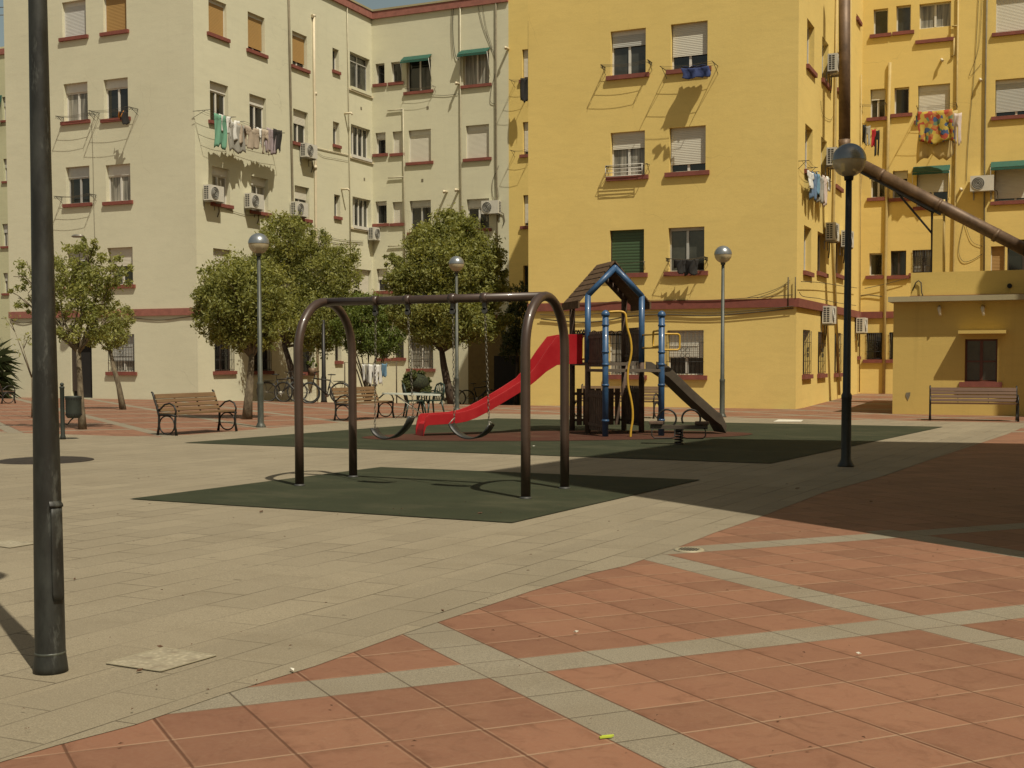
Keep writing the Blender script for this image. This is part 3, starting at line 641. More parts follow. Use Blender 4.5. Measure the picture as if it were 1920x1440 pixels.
hS = [pS.hole(*q[0]) for q in Sw]; hS = [(h[0], min(h[1], YC-.15), h[2], h[3]) for h in hS]
wall(mbw, pS, YA, YC, -1, YH, hS, .25)
Dw = [((1638,18,1665,65), dict(panes=1, frame='white')), ((1680.6,11.5,1708,60), dict(panes=1, frame='white', glass='glass2')), ((1724,8,1783,76), dict(frame='white', glass='curtain', low=.42)), ((1868,-10,1948,62), dict(sh='sh_white', fr=1, box=.0)),
      ((1632,168,1660,221), dict(frame='white', sh='sh_white', fr=.38)), ((1677,165,1704.5,214), dict(panes=1, frame='white')), ((1721.5,161,1781,226), dict(sh='sh_white', fr=.86, box=.2)), ((1866.5,150,1946,219), dict(frame='white', sh='sh_grey', fr=.88, box=.14)),
      ((1633,327,1660,371), dict(frame='white', sh='sh_grey', fr=.3)), ((1674,321,1702,372), dict(frame='white', sh='sh_white', fr=.3)), ((1719,319,1778,388), dict(sh='sh_white', fr=.62, awn=True)), ((1865,310,1944,378), dict(sh='sh_white', fr=.93, awn=True)),
      ((1630,475,1654.5,517), dict(panes=1, frame='white')), ((1670,470.5,1699,517), dict(panes=2, frame='darkframe')), ((1711.5,469,1750,512), dict(frame='darkframe', glass='curtain', bars=8)), ((1858,462,1884,545), dict(sh='sh_tan', fr=1, sill=None)), ((1889,450,1950,545), dict(frame='darkframe', sill=None)),
      ((1625,624,1653.5,674), dict(frame='darkframe', bars=8)), ((1668,623,1697,674), dict(frame='darkframe', bars=8))]
hD = [pC.hole(*q[0]) for q in Dw]
XD = 6.5
wall(mbw, pC, XR, XD, -1, YH, hD)
mbw.poly([(XF,YA,-1),(XF,YC,-1),(XF,YC,YH),(XF,YA,YH)]); mbw.poly([(XF,YA,YH),(XR,YA,YH),(XR,YC,YH),(XF,YC,YH)]); mbw.poly([(XY,YC,HT+.4),(XD,YC,YH),(XD,58,YH),(XY,58,HT+.4)]); mbw.poly([(XY,58,-1),(XD,58,-1),(XD,58,YH),(XY,58,YH)])
sw_ = [((979,93,1000,150), dict(frame='white', sh='sh_white', fr=.9)), ((980,229,1000,290), dict(frame='white', sh='sh_white', fr=.9)), ((981,366,1001,424), dict(frame='white', sh='sh_white', fr=.9)), ((981,498,1001,552), dict(frame='darkframe'))]
hs_ = [pC.hole(*q[0]) for q in sw_]; wall(mbw, pC, XY, XF, -1.6, YH-.8, hs_)
obj('wall', mbw, M['yellow'], yel)
for pl, ws, hs in ((pF, Yw, hY), (pS, Sw, hS), (pC, Dw, hD), (pC, sw_, hs_)):
    for (q, kw), h in zip(ws, hs): window(yel, pl, h, **kw)
g = MB(); zb0, zb1 = zat(pF, 1400, 577), zat(pF, 1400, 561)
band(g, pF, XF, XR+.08, zb0, zb1, .08); band(g, pS, YA+.001, YC, zb0, zb1, .08); band(g, pC, XR+.08, XD, zb0, zb1, .08); obj('band_course', g, M['redtrim'], yel)
# entrance porch at the foot of the recess
g = MB(); pc0 = FY(878, 757, 45.6)[0]; g.box((pc0, 45.6, -1.5), (XF-.002, YC-.002, 2.25)); obj('porch', g, M['porchshade'], yel)
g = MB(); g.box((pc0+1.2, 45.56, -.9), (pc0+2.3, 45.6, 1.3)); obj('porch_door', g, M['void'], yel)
# pipes, cables on the yellow block
pipe(yel, pS, [(1566,-20),(1563,150),(1561,300),(1558,450),(1570,740)], .05, 'tanpipe'); pipe(yel, pS, [(1592,-10),(1589,300),(1580,735)], .03, 'tanpipe')
pipe(yel, pS, [(1612,140),(1608,735)], .025, 'tanpipe')
pipe(yel, pC, [(1669,118),(1664,300),(1660,520),(1657,738)], .062, 'tanpipe')
pipe(yel, pC, [(1797,-10),(1794,200),(1788,505),(1787,560)], .035, 'tanpipe'); pipe(yel, pC, [(1851,-10),(1848,150),(1846,330),(1845,530)], .03, 'greypipe')
pipe(yel, pC, [(1785,50),(1796,49)], .03, 'tanpipe'); pipe(yel, pC, [(1783,107),(1789,104),(1789,72)], .03, 'tanpipe')
cable(yel, pC, [(1835,-5),(1828,120),(1816,260),(1812,340)], .014); cable(yel, pC, [(1842,-5),(1835,90),(1818,142),(1840,120)], .01)
cable(yel, pC, [(1812,400),(1800,450),(1798,475),(1806,490),(1822,488),(1842,476)], .014); cable(yel, pC, [(1810,420),(1822,452),(1842,462)], .01)
cable(yel, pF, [(1015,598),(1080,604),(1130,602),(1190,592),(1260,590),(1330,592),(1420,585),(1488,578)], .028, -.04); cable(yel, pF, [(1015,590),(1070,592),(1110,589),(1160,586),(1250,585),(1340,587),(1430,580),(1490,574)], .016, -.1)
cable(yel, pF, [(1060,567),(1110,571),(1160,565),(1240,563),(1330,563),(1420,558),(1488,553)], .016, -.1); cable(yel, pF, [(1400,559),(1440,548),(1465,538),(1482,526)], .012, -.06); cable(yel, pF, [(1420,559),(1450,548),(1482,530)], .012, -.06)
g = MB(); s, z = pF.px(1479, 520); g.tube([pF.P(s, z, -.08), pF.P(s, z-.85, -.08)], .02, 6); g.tube([pF.P(s+.2, z, -.08), pF.P(s+.2, z-.6, -.08)], .015, 6); obj('cable_bracket', g, M['wire'], yel)
cable(yel, pS, [(1494,528),(1530,530),(1570,536),(1600,540)], .016, -.12); cable(yel, pC, [(1622,541),(1660,533),(1700,522)], .018, -.1); cable(yel, pC, [(1606,556),(1625,553),(1654,556)], .025, -.05)
cable(yel, pS, [(1492,548),(1500,556),(1530,560),(1560,567),(1600,573)], .016, -.1); cable(yel, pS, [(1537,190),(1541,215),(1555,225),(1560,218)], .01)
cable(yel, pF, [(990.6,40),(990.4,200)], .006, -.02)
for x, y in ((1766,113),(1809,520),(1802,355),(1838,150)): vent(yel, pC, x, y, .14, .05)

# ---- pale building far left
pG = Plane('Y', 58.0)
pale = thing('apartment_building', 'pale green apartment block at the far left edge behind the cream one', 'apartment building', (-64, 60, -.5))
hw = [pG.hole(*q) for q in ((4,182,13,226), (6,298,15,340), (4,420,15,462), (6,512,15,550))]
mbw = MB(); s0, zt = pG.px(0, 88); wall(mbw, pG, s0-8, -51, -2, zt, hw); mbw.poly([(s0-8,58,zt),(-51,58,zt),(-51,66,zt),(s0-8,66,zt)]); mbw.poly([(-51,58,-2),(-51,66,-2),(-51,66,zt),(-51,58,zt)])
obj('wall', mbw, M['palegreen'], pale)
for h in hw: window(pale, pG, h, frame='white', sh='sh_grey', fr=.4)
g = MB(); band(g, pG, s0-8, -51, zt-.5, zt-.15, .1); obj('band_course', g, M['redtrim2'], pale)
g = MB(); a_, b_ = pG.px(0, 180), pG.px(6, 245); g.prism([pG.P(a_[0]-1.5, a_[1], -.05), pG.P(b_[0], a_[1], -.05), pG.P(b_[0], b_[1], -.6), pG.P(a_[0]-1.5, b_[1], -.6)], (0,0,.03)); obj('awning', g, M['awning'], pale)
for k, y in enumerate((13.5, 28)):
    g = MB(); g.tube([FY(-80, y+3, 50), FY(10.3, y, 50)], .02, 4); obj('overhead_wire', g, M['wire'], origin=FY(0, y, 50), label=['upper thin dark wire crossing the sky at the top left corner','lower thin dark wire crossing the sky at the top left corner'][k], cat='wire')

# ---- blocks out of frame on the right that throw the big shadow over the plaza
Hs = 14.07; tips = [G(905,886), G(1350,825), G(1920,833)]
def up(p, H): return (p[0]+.51*H, p[1]-.36*H)
c1, c2 = up(G(905,886), Hs), up((-5.25,20.35), Hs); c3 = up((-.45,21.3), Hs); c3 = (c3[0]+8*(c3[0]-c2[0]), c3[1]+8*(c3[1]-c2[1]))
sb = thing('apartment_building', 'apartment block beyond the right edge whose shadow falls over the plaza', 'apartment building', (c1[0], c1[1], 0))
g = MB(); g.prism([(c1[0],c1[1],-.5),(c1[0]+14,c1[1]-4,-.5),(c3[0],c3[1],-.5),(c2[0],c2[1],-.5)], (0,0,Hs+.5)); obj('wall', g, M['yellow'], sb)
Ysh = 32.5
xs_ = FY(1868, 690, Ysh)[0]; t_ = 9.0
sb2 = thing('apartment_building', 'apartment wing beyond the right edge shading the end of the shed', 'apartment building', (xs_+.51*t_, Ysh-.36*t_, 0))
g = MB(); a_ = (xs_+.51*t_, Ysh-.36*t_); g.box((a_[0], a_[1], -.5), (a_[0]+10, a_[1]+9, 13)); obj('wall', g, M['yellow'], sb2)

# ------------------------------------------------------------------ shed (one storey) on the right
pH = Plane('Y', Ysh)
zs0, zs1 = gz(-3, Ysh), FY(1675, 567, Ysh)[2]
XS = FY(1674, 700, Ysh)[0]
shed = thing('utility_building', 'low ochre one storey annex with flat concrete roof behind the right hand bench', 'utility building', (0, 34, gz(0, 34)))
hh = pH.hole(1809.5, 636, 1870, 716)
mbw = MB(); wall(mbw, pH, XS, 8, zs0-.4, zs1, [hh], .25); mbw.poly([(XS,Ysh,zs0-.4),(XS,40,zs0-.4),(XS,40,zs1),(XS,Ysh,zs1)]); mbw.poly([(XS,40,-.4),(8,40,-.4),(8,40,zs1),(XS,40,zs1)])
obj('wall', mbw, M['shedwall'], shed)
g = MB(); g.box((XS-.1, Ysh-.32, zs1), (8, 40.1, zs1+.13)); obj('roof_slab', g, M['concrete'], shed)
xp, zp = FY(1708, 511, Ysh+.35)[0], FY(1800, 509, Ysh+.35)[2]
g = MB(); g.box((xp, Ysh+.35, zs1+.13), (8, Ysh+.55, zp)); g.box((xp, Ysh+.55, zs1+.13), (xp+.2, 39.5, zp)); pr = obj('parapet', g, M['concrete'], shed)
pr.data.materials[0] = M['shedwall']
g = MB(); g.box((xp-.02, Ysh+.30, zs1+.131), (8, Ysh+.348, zs1+.17)); obj('flashing', g, M['redtrim'], shed)
g = MB(); sd, zd = FY(1893, 536, Ysh+.35)[0], FY(1893, 536, Ysh+.35)[2]; g.tube([(sd, Ysh+.30, zd), (sd, Ysh+.36, zd)], .06, 12); obj('drain_hole', g, M['void'], shed)
wn = window(shed, pH, hh, frame='brownframe', glass='glass2', panes=2, transom=.48, sill='redtrim', sillx=.12)
g = MB(); ca, cb_ = FY(1797, 624, Ysh-.3)[0], FY(1886, 624, Ysh-.3)[0]; zc = FY(1797, 622, Ysh-.3)[2]; g.box((ca, Ysh-.42, zc-.05), (cb_, Ysh-.001, zc+.03)); obj('window_canopy', g, M['shedwall'], shed)
for x in (1762, 1843):
    s, z = pH.px(x, 583); g = MB(); g.tube([(s, Ysh, z+.1), (s, Ysh-.16, z+.06), (s+.03, Ysh-.2, z-.12)], [.05,.05,.03], 7); obj('roof_spout', g, M['pvc'], shed)
g = MB(); s, z = pH.px(1701, 742); g.add([(s-.03,Ysh-.012,z+.08),(s+.08,Ysh-.012,z+.09),(s+.07,Ysh-.012,z),(s+.02,Ysh-.012,z-.12),(s-.04,Ysh-.012,z)], [(0,1,2,3,4)]); obj('paint_patch', g, M['greypipe'], shed)
g = MB(); s0, z0 = FY(1712, 557, Ysh+.3)[0], zs1; 
cb2 = [FY(x, y, Ysh+.3) for x, y in ((1711,545),(1717,530),(1722,526),(1727,530),(1728,548),(1732,559),(1760,560),(1810,558),(1880,557))]; g.tube(cb2, .018, 5); obj('cable', g, M['wire'], shed)
# boiler flue on the shed roof
YFl = 38.3
fl = thing('chimney_flue', 'rusty steel flue rising from a long sloping pipe above the annex roof', 'flue', (FY(1760,505,YFl)[0], YFl, zp))
g = MB(); v0, v1 = FY(1583.5, -60, YFl), FY(1583.5, 262, YFl); g.tube([v0, v1], .172, 18); obj('vertical_pipe', g, M['rust'], fl)
e = FY(1586, 284, YFl); g = MB(); g.tube([v1, .55*v1+.45*e+np.array([-.02,0,-.02]), FY(1597, 300, YFl)], .184, 18); obj('elbow', g, M['rust'], fl)
d0, d1 = FY(1597, 300, YFl), FY(1990, 503, YFl); g = MB(); g.tube([d0, d1], .184, 18); dp = obj('sloping_pipe', g, M['rust'], fl)
for x, y in ((1652,329),(1760,385),(1868,441)):
    c = FY(x, y, YFl); dd = (d1-d0)/np.linalg.norm(d1-d0); g = MB(); g.tube([c-dd*.05, c+dd*.05], .205, 18); obj('pipe_flange', g, M['rust'], dp)
g = MB(); g.beam(FY(1600, 312, YFl+.05), FY(1752, 398, YFl+.05), .06, .10); g.beam(FY(1675, 352, YFl), FY(1747, 437, YFl), .05, .06); g.beam(FY(1747.5, 398, YFl), FY(1747.5, 510, YFl), .06, .06, (1,0,0)); 
for k in range(5): x_ = 1628+k*30; g.beam(FY(x_, 318+(x_-1628)*.50, YFl), FY(x_+4, 336+(x_-1628)*.50, YFl), .05, .05)
g.beam(FY(1612,322,YFl-.1),FY(1764,402,YFl-.1),.05,.07); obj('support_frame', g, M['black'], fl)
g = MB(); a_, b_ = FY(1750, 412, YFl), FY(1767, 510, YFl); g.box((a_[0], YFl-.13, zs1+.1), (b_[0], YFl+.13, a_[2])); obj('support_pillar', g, M['shedwall'], fl)
g = MB(); g.tube([FY(1770, 374, YFl-.05), FY(1770, 510, YFl-.05)], .035, 8); obj('support_post', g, M['tanpipe'], fl)

# ------------------------------------------------------------------ AC units
def ac_mesh(name, label, loc, rz=0, w=.78, h=.54, dpt=.30, group='air conditioner outdoor units on the walls'):
    t = thing(name, label, 'air conditioner', loc, group, rz)        # local: front faces -Y, back at y=0
    g = MB(); g.box((-w/2,-dpt-.06,0), (w/2,-.06,h)); o = obj('casing', g, M['acbody']); o.parent = t
    g = MB(); n = 18; g.tube([(-.13,-dpt-.075,h/2), (-.13,-dpt-.055,h/2)], h*.40, 20); o = obj('fan_grille', g, M['acdark']); o.parent = t
    g = MB()
    for rr in (.36,.27,.18,.09): g.tube([(-.13+rr*h*1.1*math.cos(a), -dpt-.078, h/2+rr*h*1.1*math.sin(a)) for a in [2*math.pi*i/18 for i in range(18)]], .006, 4, closed=True)
    o = obj('fan_ring', g, M['acbody']); o.parent = t
    for sx in (-1, 1):
        g = MB()
        for i in range(7):
            for j in range(2): g.box((sx*(w/2-.001), -.10-.10*j, .05+i*.066), (sx*(w/2+.004), -.175-.10*j, .05+i*.066+.045))
        o = obj('side_grille', g, M['acdark']); o.parent = t
        g = MB(); g.box((sx*(w/2-.12),-dpt-.04,-.05), (sx*(w/2-.08),0,-.01)); g.box((sx*(w/2-.12),-.03,-.28),(sx*(w/2-.08),0,-.05)); o = obj('bracket', g, M['galv']); o.parent = t
    g = MB(); g.tube([(w/2-.05,-.05,.1),(w/2+.1,-.04,.0),(w/2+.14,-.03,-.3),(w/2+.05,-.02,-.5)], .018, 6); o = obj('refrigerant_hose', g, M['wire']); o.parent = t
    return t
ac0 = None
def place_ac(pl, x, y, label, w=None, b=None):
    """x,y = photo pixel of the bottom centre of the back of the unit on the wall"""
    global ac0
    s, z = pl.px(x, y); p = pl.P(s, z, 0); rz = 0 if pl.ax == 'Y' else math.pi/2
    if ac0 is None: ac0 = ac_mesh('air_conditioner', label, p, rz); return ac0
    c = copy_tree(ac0); c.location = Vector(p); c.rotation_euler[2] = rz; c['label'] = label; return c
place_ac(pB, 392, 378, 'white air conditioner under the leftmost third row window of the cream side wall')
place_ac(pB, 468, 392, 'white air conditioner under the middle third row window of the cream side wall')
place_ac(pB, 553, 406, 'white air conditioner partly behind the treetop next to the long grey downpipe')
place_ac(pB, 571, 297, 'white air conditioner between the grey downpipe and the white drainpipe')
place_ac(pB, 697, 451, 'small white air conditioner below the four pane gallery window near the inner corner')
place_ac(pC, 925, 402, 'white air conditioner with dark round fan beside the cream wall edge above the tree')
place_ac(pS, 1552, 139, 'uppermost air conditioner on the side of the yellow block by the rusty flue')
place_ac(pS, 1550, 313, 'air conditioner above the pale laundry on the side of the yellow block')
place_ac(pS, 1548, 452, 'air conditioner with black side vents left of the near unit pair under the laundry')
place_ac(pS, 1577, 464, 'air conditioner hanging just left of the tall lamp post on the yellow side wall')
place_ac(pS, 1618, 488, 'air conditioner near the inner corner right of the tall lamp post, upper one')
place_ac(pS, 1542, 607, 'air conditioner hung just below the red band over the barred windows')
place_ac(pS, 1605, 624, 'air conditioner below the red band immediately right of the tall lamp post')
place_ac(pC, 1842, 360, 'front facing air conditioner with round fan above the sloping rusty pipe')

# ------------------------------------------------------------------ laundry
def garment(pl, x0, y0, x1, y1, d, mat, label, kind='sheet', cat='laundry', group=None, wave=.04, skew=0):
    pl = Plane(pl.ax, pl.c+(d if pl.ax == 'X' else -d)); d = 0
    a, zt = pl.px(x0, y0); b, _ = pl.px(x1, y0); _, zb = pl.px((x0+x1)/2, y1)
    if b < a: a, b = b, a
    # account for the line hanging out from the wall: scale towards the camera stays small
    W, H = b-a, zt-zb; nx, ny = 10, 10; mb = MB(); ph = random.random()*6; vs = []; ok = {}
    for j in range(ny+1):
        for i in range(nx+1):
            u, v = i/nx, j/ny
            wv = wave*math.sin(u*W*16+ph)*(.3+v)+wave*.6*math.sin(u*W*31+v*5+ph*2)
            bottom = .07*math.sin(u*9+ph)+.05*math.sin(u*23+ph)
            s = a+W*(u+.04*math.sin(v*4+ph))+skew*v
            vs.append(pl.P(s, zt-H*v*(1+bottom*.8)-.03*math.sin(u*math.pi)*(1-v), -d+wv))
    fs = []
    for j in range(ny):
        for i in range(nx):
            u, v = (i+.5)/nx, (j+.5)/ny
            if kind == 'shirt' and v > .42 and (u < .2 or u > .8): continue
            if kind == 'shirt' and v < .10 and .4 < u < .6: continue
            if kind == 'trousers' and v > .35 and .42 < u < .58: continue
            if kind == 'sock' and v > .6 and u < .4: continue
            fs.append((j*(nx+1)+i, j*(nx+1)+i+1, (j+1)*(nx+1)+i+1, (j+1)*(nx+1)+i))
    mb.add(vs, fs, True); o = obj({'sheet':'hanging_cloth','shirt':'shirt','trousers':'trousers','sock':'hanging_cloth'}[kind], mb, M[mat], origin=pl.P((a+b)/2, zb, -d), label=label, cat=cat, group=group)
    md = o.modifiers.new('thick', 'SOLIDIFY'); md.thickness = .008; return o
def rack(pl, x0, x1, y, d, label, arms=2, sag=.06, lines=3, lattice=False, drop=0, mat='black'):
    pq = Plane(pl.ax, pl.c+(.8*d if pl.ax == 'X' else -.8*d)); a, z = pq.px(x0, y); b, _ = pq.px(x1, y); t = thing('clothes_rack', label, 'clothes rack', pl.P((a+b)/2, z, 0), 'clothes racks fixed to the walls')
    for s in (a, b):
        g = MB()
        g.tube([pl.P(s, z, 0), pl.P(s, z, -d)], .010, 5); g.tube([pl.P(s, z-.22, 0), pl.P(s, z, -d*.75)], .008, 5)
        if lattice:
            k = 5
            for i in range(k):
                d0_, d1_ = d*i/k, d*(i+1)/k; g.tube([pl.P(s, z, -d0_), pl.P(s, z-.1, -d1_)], .006, 4); g.tube([pl.P(s, z-.1, -d0_), pl.P(s, z, -d1_)], .006, 4)
        obj('arm', g, M[mat], t)
    g = MB()
    for k in range(lines):
        dd = d*(k+1)/lines; g.tube([pl.P(a+(b-a)*i/8, z-sag*math.sin(math.pi*i/8), -dd) for i in range(9)], .005, 4)
    obj('line', g, M['wire'], t); return t
rack(pA, 107, 166, 218, .42, 'lattice clothes rack under the second row window nearest the left pole', lattice=True)
rack(pA, 170, 243, 208, .55, 'lattice clothes rack holding a small dark and orange cloth', lattice=True)
rack(pA, 104, 168, 368, .42, 'lattice clothes rack under the third row window on the cream front', lattice=True)
garment(pA, 224, 209, 240, 233, .5, 'c_black', 'small dark cloth bunched on the rack of the cream front', 'sock', wave=.05)
garment(pA, 221, 209, 233, 220, .45, 'c_orange', 'small orange cloth bunched on the rack of the cream front', wave=.04)
rack(pB, 388, 436, 206, .75, 'rack stretched below the second row window next to the building corner', lines=4); rack(pB, 452, 528, 228, .75, 'rack carrying the beige and lilac end of the long laundry row', lines=4)
dB = .70
for (x0, y0, x1, y1, mt, lb, kd) in ((404,211,420,272,'c_green','sea green towel at the near end of the cream wall laundry','sheet'), (411,212,430,246,'c_white','white shirt next to the green towel on the cream wall','shirt'),
    (427,220,446,258,'c_white','second white shirt in the cream wall laundry row','shirt'), (432,228,455,282,'c_grey','long grey cloth hanging lowest in the cream wall laundry row','sheet'), (445,230,463,268,'c_beige','beige top left of the patterned clothes on the cream wall','shirt'),
    (461,234,485,276,'c_beige','wide beige shirt in the middle of the cream wall laundry row','shirt'), (483,238,494,270,'c_white','narrow white cloth between beige shirt and lilac towel','sock'), (492,240,502,284,'c_beige','thin beige trousers left of the lilac towel','trousers'),
    (501,238,517,284,'c_lilac','pale lilac towel near the far end of the cream wall laundry','sheet'), (515,240,525,279,'c_black','black garment closing the cream wall laundry row','sheet')):
    garment(pB, x0-2, y0, x1+3, y1+3, dB*random.uniform(.8, 1.0), mt, lb, kd)
rack(pC, 760, 812, 166, .3, 'small white wire shelf under the green awning window', mat='galv')
rack(pF, 1128, 1216, 122, .42, 'ornate iron rack in front of the top left window of the yellow front', lattice=True); rack(pF, 1136, 1213, 312, .30, 'slim iron rail across the curtained window of the yellow front', lattice=False)
g = MB(); a_, z1_ = pF.px(1140, 313); b_, z0_ = pF.px(1208, 329)
for k in range(4): z = z0_+(z1_-z0_)*k/3; g.tube([pF.P(a_, z, -.22), pF.P(b_, z, -.22)], .010, 5)
for k in range(2): s = a_+(b_-a_)*k; g.tube([pF.P(s, z0_, -.22), pF.P(s, z1_, -.22)], .012, 5); g.tube([pF.P(s, z1_, -.22), pF.P(s, z1_, 0)], .01, 5)
obj('window_rail', g, M['white'], origin=pF.P((a_+b_)/2, z0_, -.2), label='white three bar rail in front of the curtained second row window', cat='rail')
rack(pF, 1240, 1337, 126, .68, 'long wall rack with a crumpled blue cloth under the white shutter')
garment(pF, 1279, 128, 1331, 146, .72, 'c_blue', 'crumpled navy blue cloth over the rack on the yellow front', wave=.05)
g = MB(); s0_, z_ = Plane('Y', YA-.4).px(1281, 129); s1_, _ = Plane('Y', YA-.4).px(1326, 129); vs = []
for j in range(9):
    for i in range(11): vs.append(pF.P(s0_+(s1_-s0_)*i/10+.03*math.sin(j*1.1), z_-.04*math.sin(math.pi*j/8)+.02*math.sin(i*1.7), -.16-.42*j/8+.015*math.sin(i*2.3)))
g.add(vs, [(j*11+i, j*11+i+1, (j+1)*11+i+1, (j+1)*11+i) for j in range(8) for i in range(10)], True)
o = obj('spread_cloth', g, M['c_blue'], origin=pF.P((s0_+s1_)/2, z_, -.5), label='navy cloth lying flat across the lines behind the crumpled blue one', cat='laundry'); o.modifiers.new('t','SOLIDIFY').thickness = .008
rack(pF, 1250, 1322, 484, .38, 'rack with black clothes under the third row window of the yellow front', lattice=True)
garment(pF, 1263, 486, 1285, 513, .34, 'c_black', 'left of two black garments on the yellow front rack', 'sock', wave=.05); garment(pF, 1283, 486, 1308, 515, .32, 'c_black', 'right of two black garments on the yellow front rack', wave=.06)
rack(pF, 1140, 1207, 492, .15, 'plain line in front of the green blind window', lines=1, mat='galv')
rack(pS, 1513, 1530, 301, .30, 'clothes rack near the corner of the yellow side wall', lines=3); rack(pS, 1532, 1556, 322, .30, 'clothes rack carrying pale laundry on the yellow side wall', lines=3)
for (x0,y0,x1,y1,mt,lb,kd) in ((1512,318,1520,352,'c_white','short white shirt first on the yellow side wall line','shirt'), (1519,320,1527,374,'c_denim','blue jeans second on the yellow side wall line','trousers'), (1527,322,1532,366,'c_lblue','light blue cloth third on the yellow side wall line','sheet'),
    (1532,326,1540,380,'c_grey','grey white trousers hanging lowest on the yellow side wall line','trousers'), (1540,328,1546,384,'c_pinkw','pale cloth beside the grey trousers on the yellow side wall','sheet'), (1547,330,1551,358,'c_white','small white cloth last on the yellow side wall line','sheet')):
    garment(pS, x0+3, y0, x1+4, y1, .22, mt, lb, kd)
rack(pC, 1614, 1660, 196, .6, 'long rack in the inner corner of the yellow block', lines=3)
garment(pC, 1617, 233, 1624, 268, .5, 'c_black', 'black cloth in the inner corner left of the red one'); garment(pC, 1622, 236, 1632, 274, .5, 'c_grey', 'grey cloth in the inner corner', 'trousers'); garment(pC, 1634, 242, 1642, 274, .5, 'c_red', 'narrow red garment in the inner corner of the yellow block'); garment(pC, 1640, 244, 1649, 290, .5, 'c_black', 'black trousers right of the red garment', 'trousers')
rack(pC, 1719, 1793, 200, .85, 'rack holding the patterned blanket and white sheet', lines=3)
garment(pC, 1722, 212, 1793, 296, .70, 'c_sheet', 'ochre sheet hanging behind the colourful blanket'); garment(pC, 1722, 209, 1789, 268, .86, 'c_blanket', 'colourful yellow and red patterned blanket hung from a window', wave=.06)
garment(pC, 1789, 212, 1803, 272, .8, 'c_pinkw', 'white sheet trailing right of the colourful blanket', 'trousers'); garment(pC, 1717, 216, 1723, 235, .8, 'c_lblue', 'small light blue cloth left of the colourful blanket')
garment(pC, 976, 146, 991, 190, .55, 'c_black', 'dark cloth hanging half hidden by the edge of the yellow block'); rack(pC, 957, 992, 150, .6, 'clothes rack at the inner corner above the dark recess', lines=3); rack(pC, 958, 992, 282, .5, 'lower clothes rack at the inner corner above the dark recess', lines=2)

# ------------------------------------------------------------------ street lamps
def lamp(label, base, mat, H=3.72, group='globe street lamps'):
    t = thing('street_lamp', label, 'street lamp', base, group)
    g = MB(); g.lathe((0,0,0), [(.0,0),(.105,0),(.102,.02),(.080,.06),(.063,.10),(.061,.84),(.066,.86),(.066,.90),(.050,.93),(.038,H-.02),(.0,H-.02)], 16); o = obj('pole', g, mat); o.parent = t
    g = MB(); g.lathe((0,0,H-.02), [(.0,0),(.055,0),(.06,.05),(.085,.08),(.085,.10),(.05,.12),(.0,.12)], 14); o = obj('collar', g, mat); o.parent = t
    r = .205; zc = H+.225
    g = MB(); g.lathe((0,0,zc), [(r*math.cos(a), r*math.sin(a)) for a in [(-80+i*8)*math.pi/180 for i in range(11)]], 24); o = obj('globe', g, M['globe']); o.parent = t
    g = MB(); g.lathe((0,0,zc), [(r*1.03*math.cos(a), r*1.03*math.sin(a)) for a in [(i*9)*math.pi/180 for i in range(11)]]+[(0.001,r*1.03)], 24); g.lathe((0,0,zc), [(r*1.03,0),(r*.2,0)], 24); o = obj('cap', g, M['lampcap']); o.parent = t
    g = MB(); g.lathe((0,0,H+.02), [(.045,0),(.03,.07),(.05,.10),(.05,.17),(.0,.20)], 12); o = obj('bulb_holder', g, M['acdark']); o.parent = t
    return t
lamp('tall dark globe lamp standing in the shade in front of the yellow side wall', gp(G(1586,875)), M['pole'], 3.59)
lamp('grey globe lamp right of the near left bench in front of the round trees', gp(G(489,801)), M['polegreen'], 3.46)
lamp('grey green globe lamp in the open right of the play tower', gp(G(1354,782)), M['polegreen'], 3.67)
lamp('grey globe lamp behind the red slide in front of the tree', gp(G(857,771)), M['polegreen'], 3.72)
# big pole at the left (its globe is above the frame, its shadow is in it)
t = lamp('thick worn dark lamp pole close to the camera at the left', gp(G(95,1260)), M['pole'], 3.95, None)
for ch in list(t.children):
    if ch.name.startswith('pole'): bpy.data.objects.remove(ch)
base = gp(G(95,1260)); dpt = depth_of(base)
g = MB(); g.lathe((0,0,0), [(.0,0),(.072,0),(.069,.03),(.064,.07),(.062,.08),(.0585,.5),(.053,.95),(.0475,1.45),(.0425,1.95),(.037,2.76),(.033,3.93),(.0,3.93)], 28); o = obj('pole', g, M['pole']); o.parent = t
to = -np.array(base); ang = math.atan2(-base[1], -base[0])+.62
def on_pole(a, r, z): return (r*math.cos(a), r*math.sin(a), z)
g = MB()
zs = [.31,.34,.5,.66,.70]; wd = [.34,.43,.43,.43,.43]
vs = [];
for z, w_ in zip(zs, wd):
    for k in range(9): vs.append(on_pole(ang+w_*(-1+k/4), .0655-.008*z, z))
g.add(vs, [(j*9+k, j*9+k+1, (j+1)*9+k+1, (j+1)*9+k) for j in range(4) for k in range(8)], True)
hatch = obj('service_hatch', g, M['pole']); hatch.parent = t; md = hatch.modifiers.new('s', 'SOLIDIFY'); md.thickness = .006; md.offset = 1
g = MB(); vs = [on_pole(ang+.5*(-1+k/4), r_, z) for r_, z in ((.057,.725),(.068,.71),(.069,.70),(.060,.705)) for k in range(9)]
g.add(vs, [(j*9+k, j*9+k+1, (j+1)*9+k+1, (j+1)*9+k) for j in range(3) for k in range(8)], True); hl = obj('hatch_lip', g, M['pole'], None); hl.parent = t
g = MB(); g.lathe((0,0,0), [(.0615,.078),(.0640,.082),(.0640,.087),(.061,.090)], 28); o = obj('weld_ring', g, M['polegreen']); o.parent = t

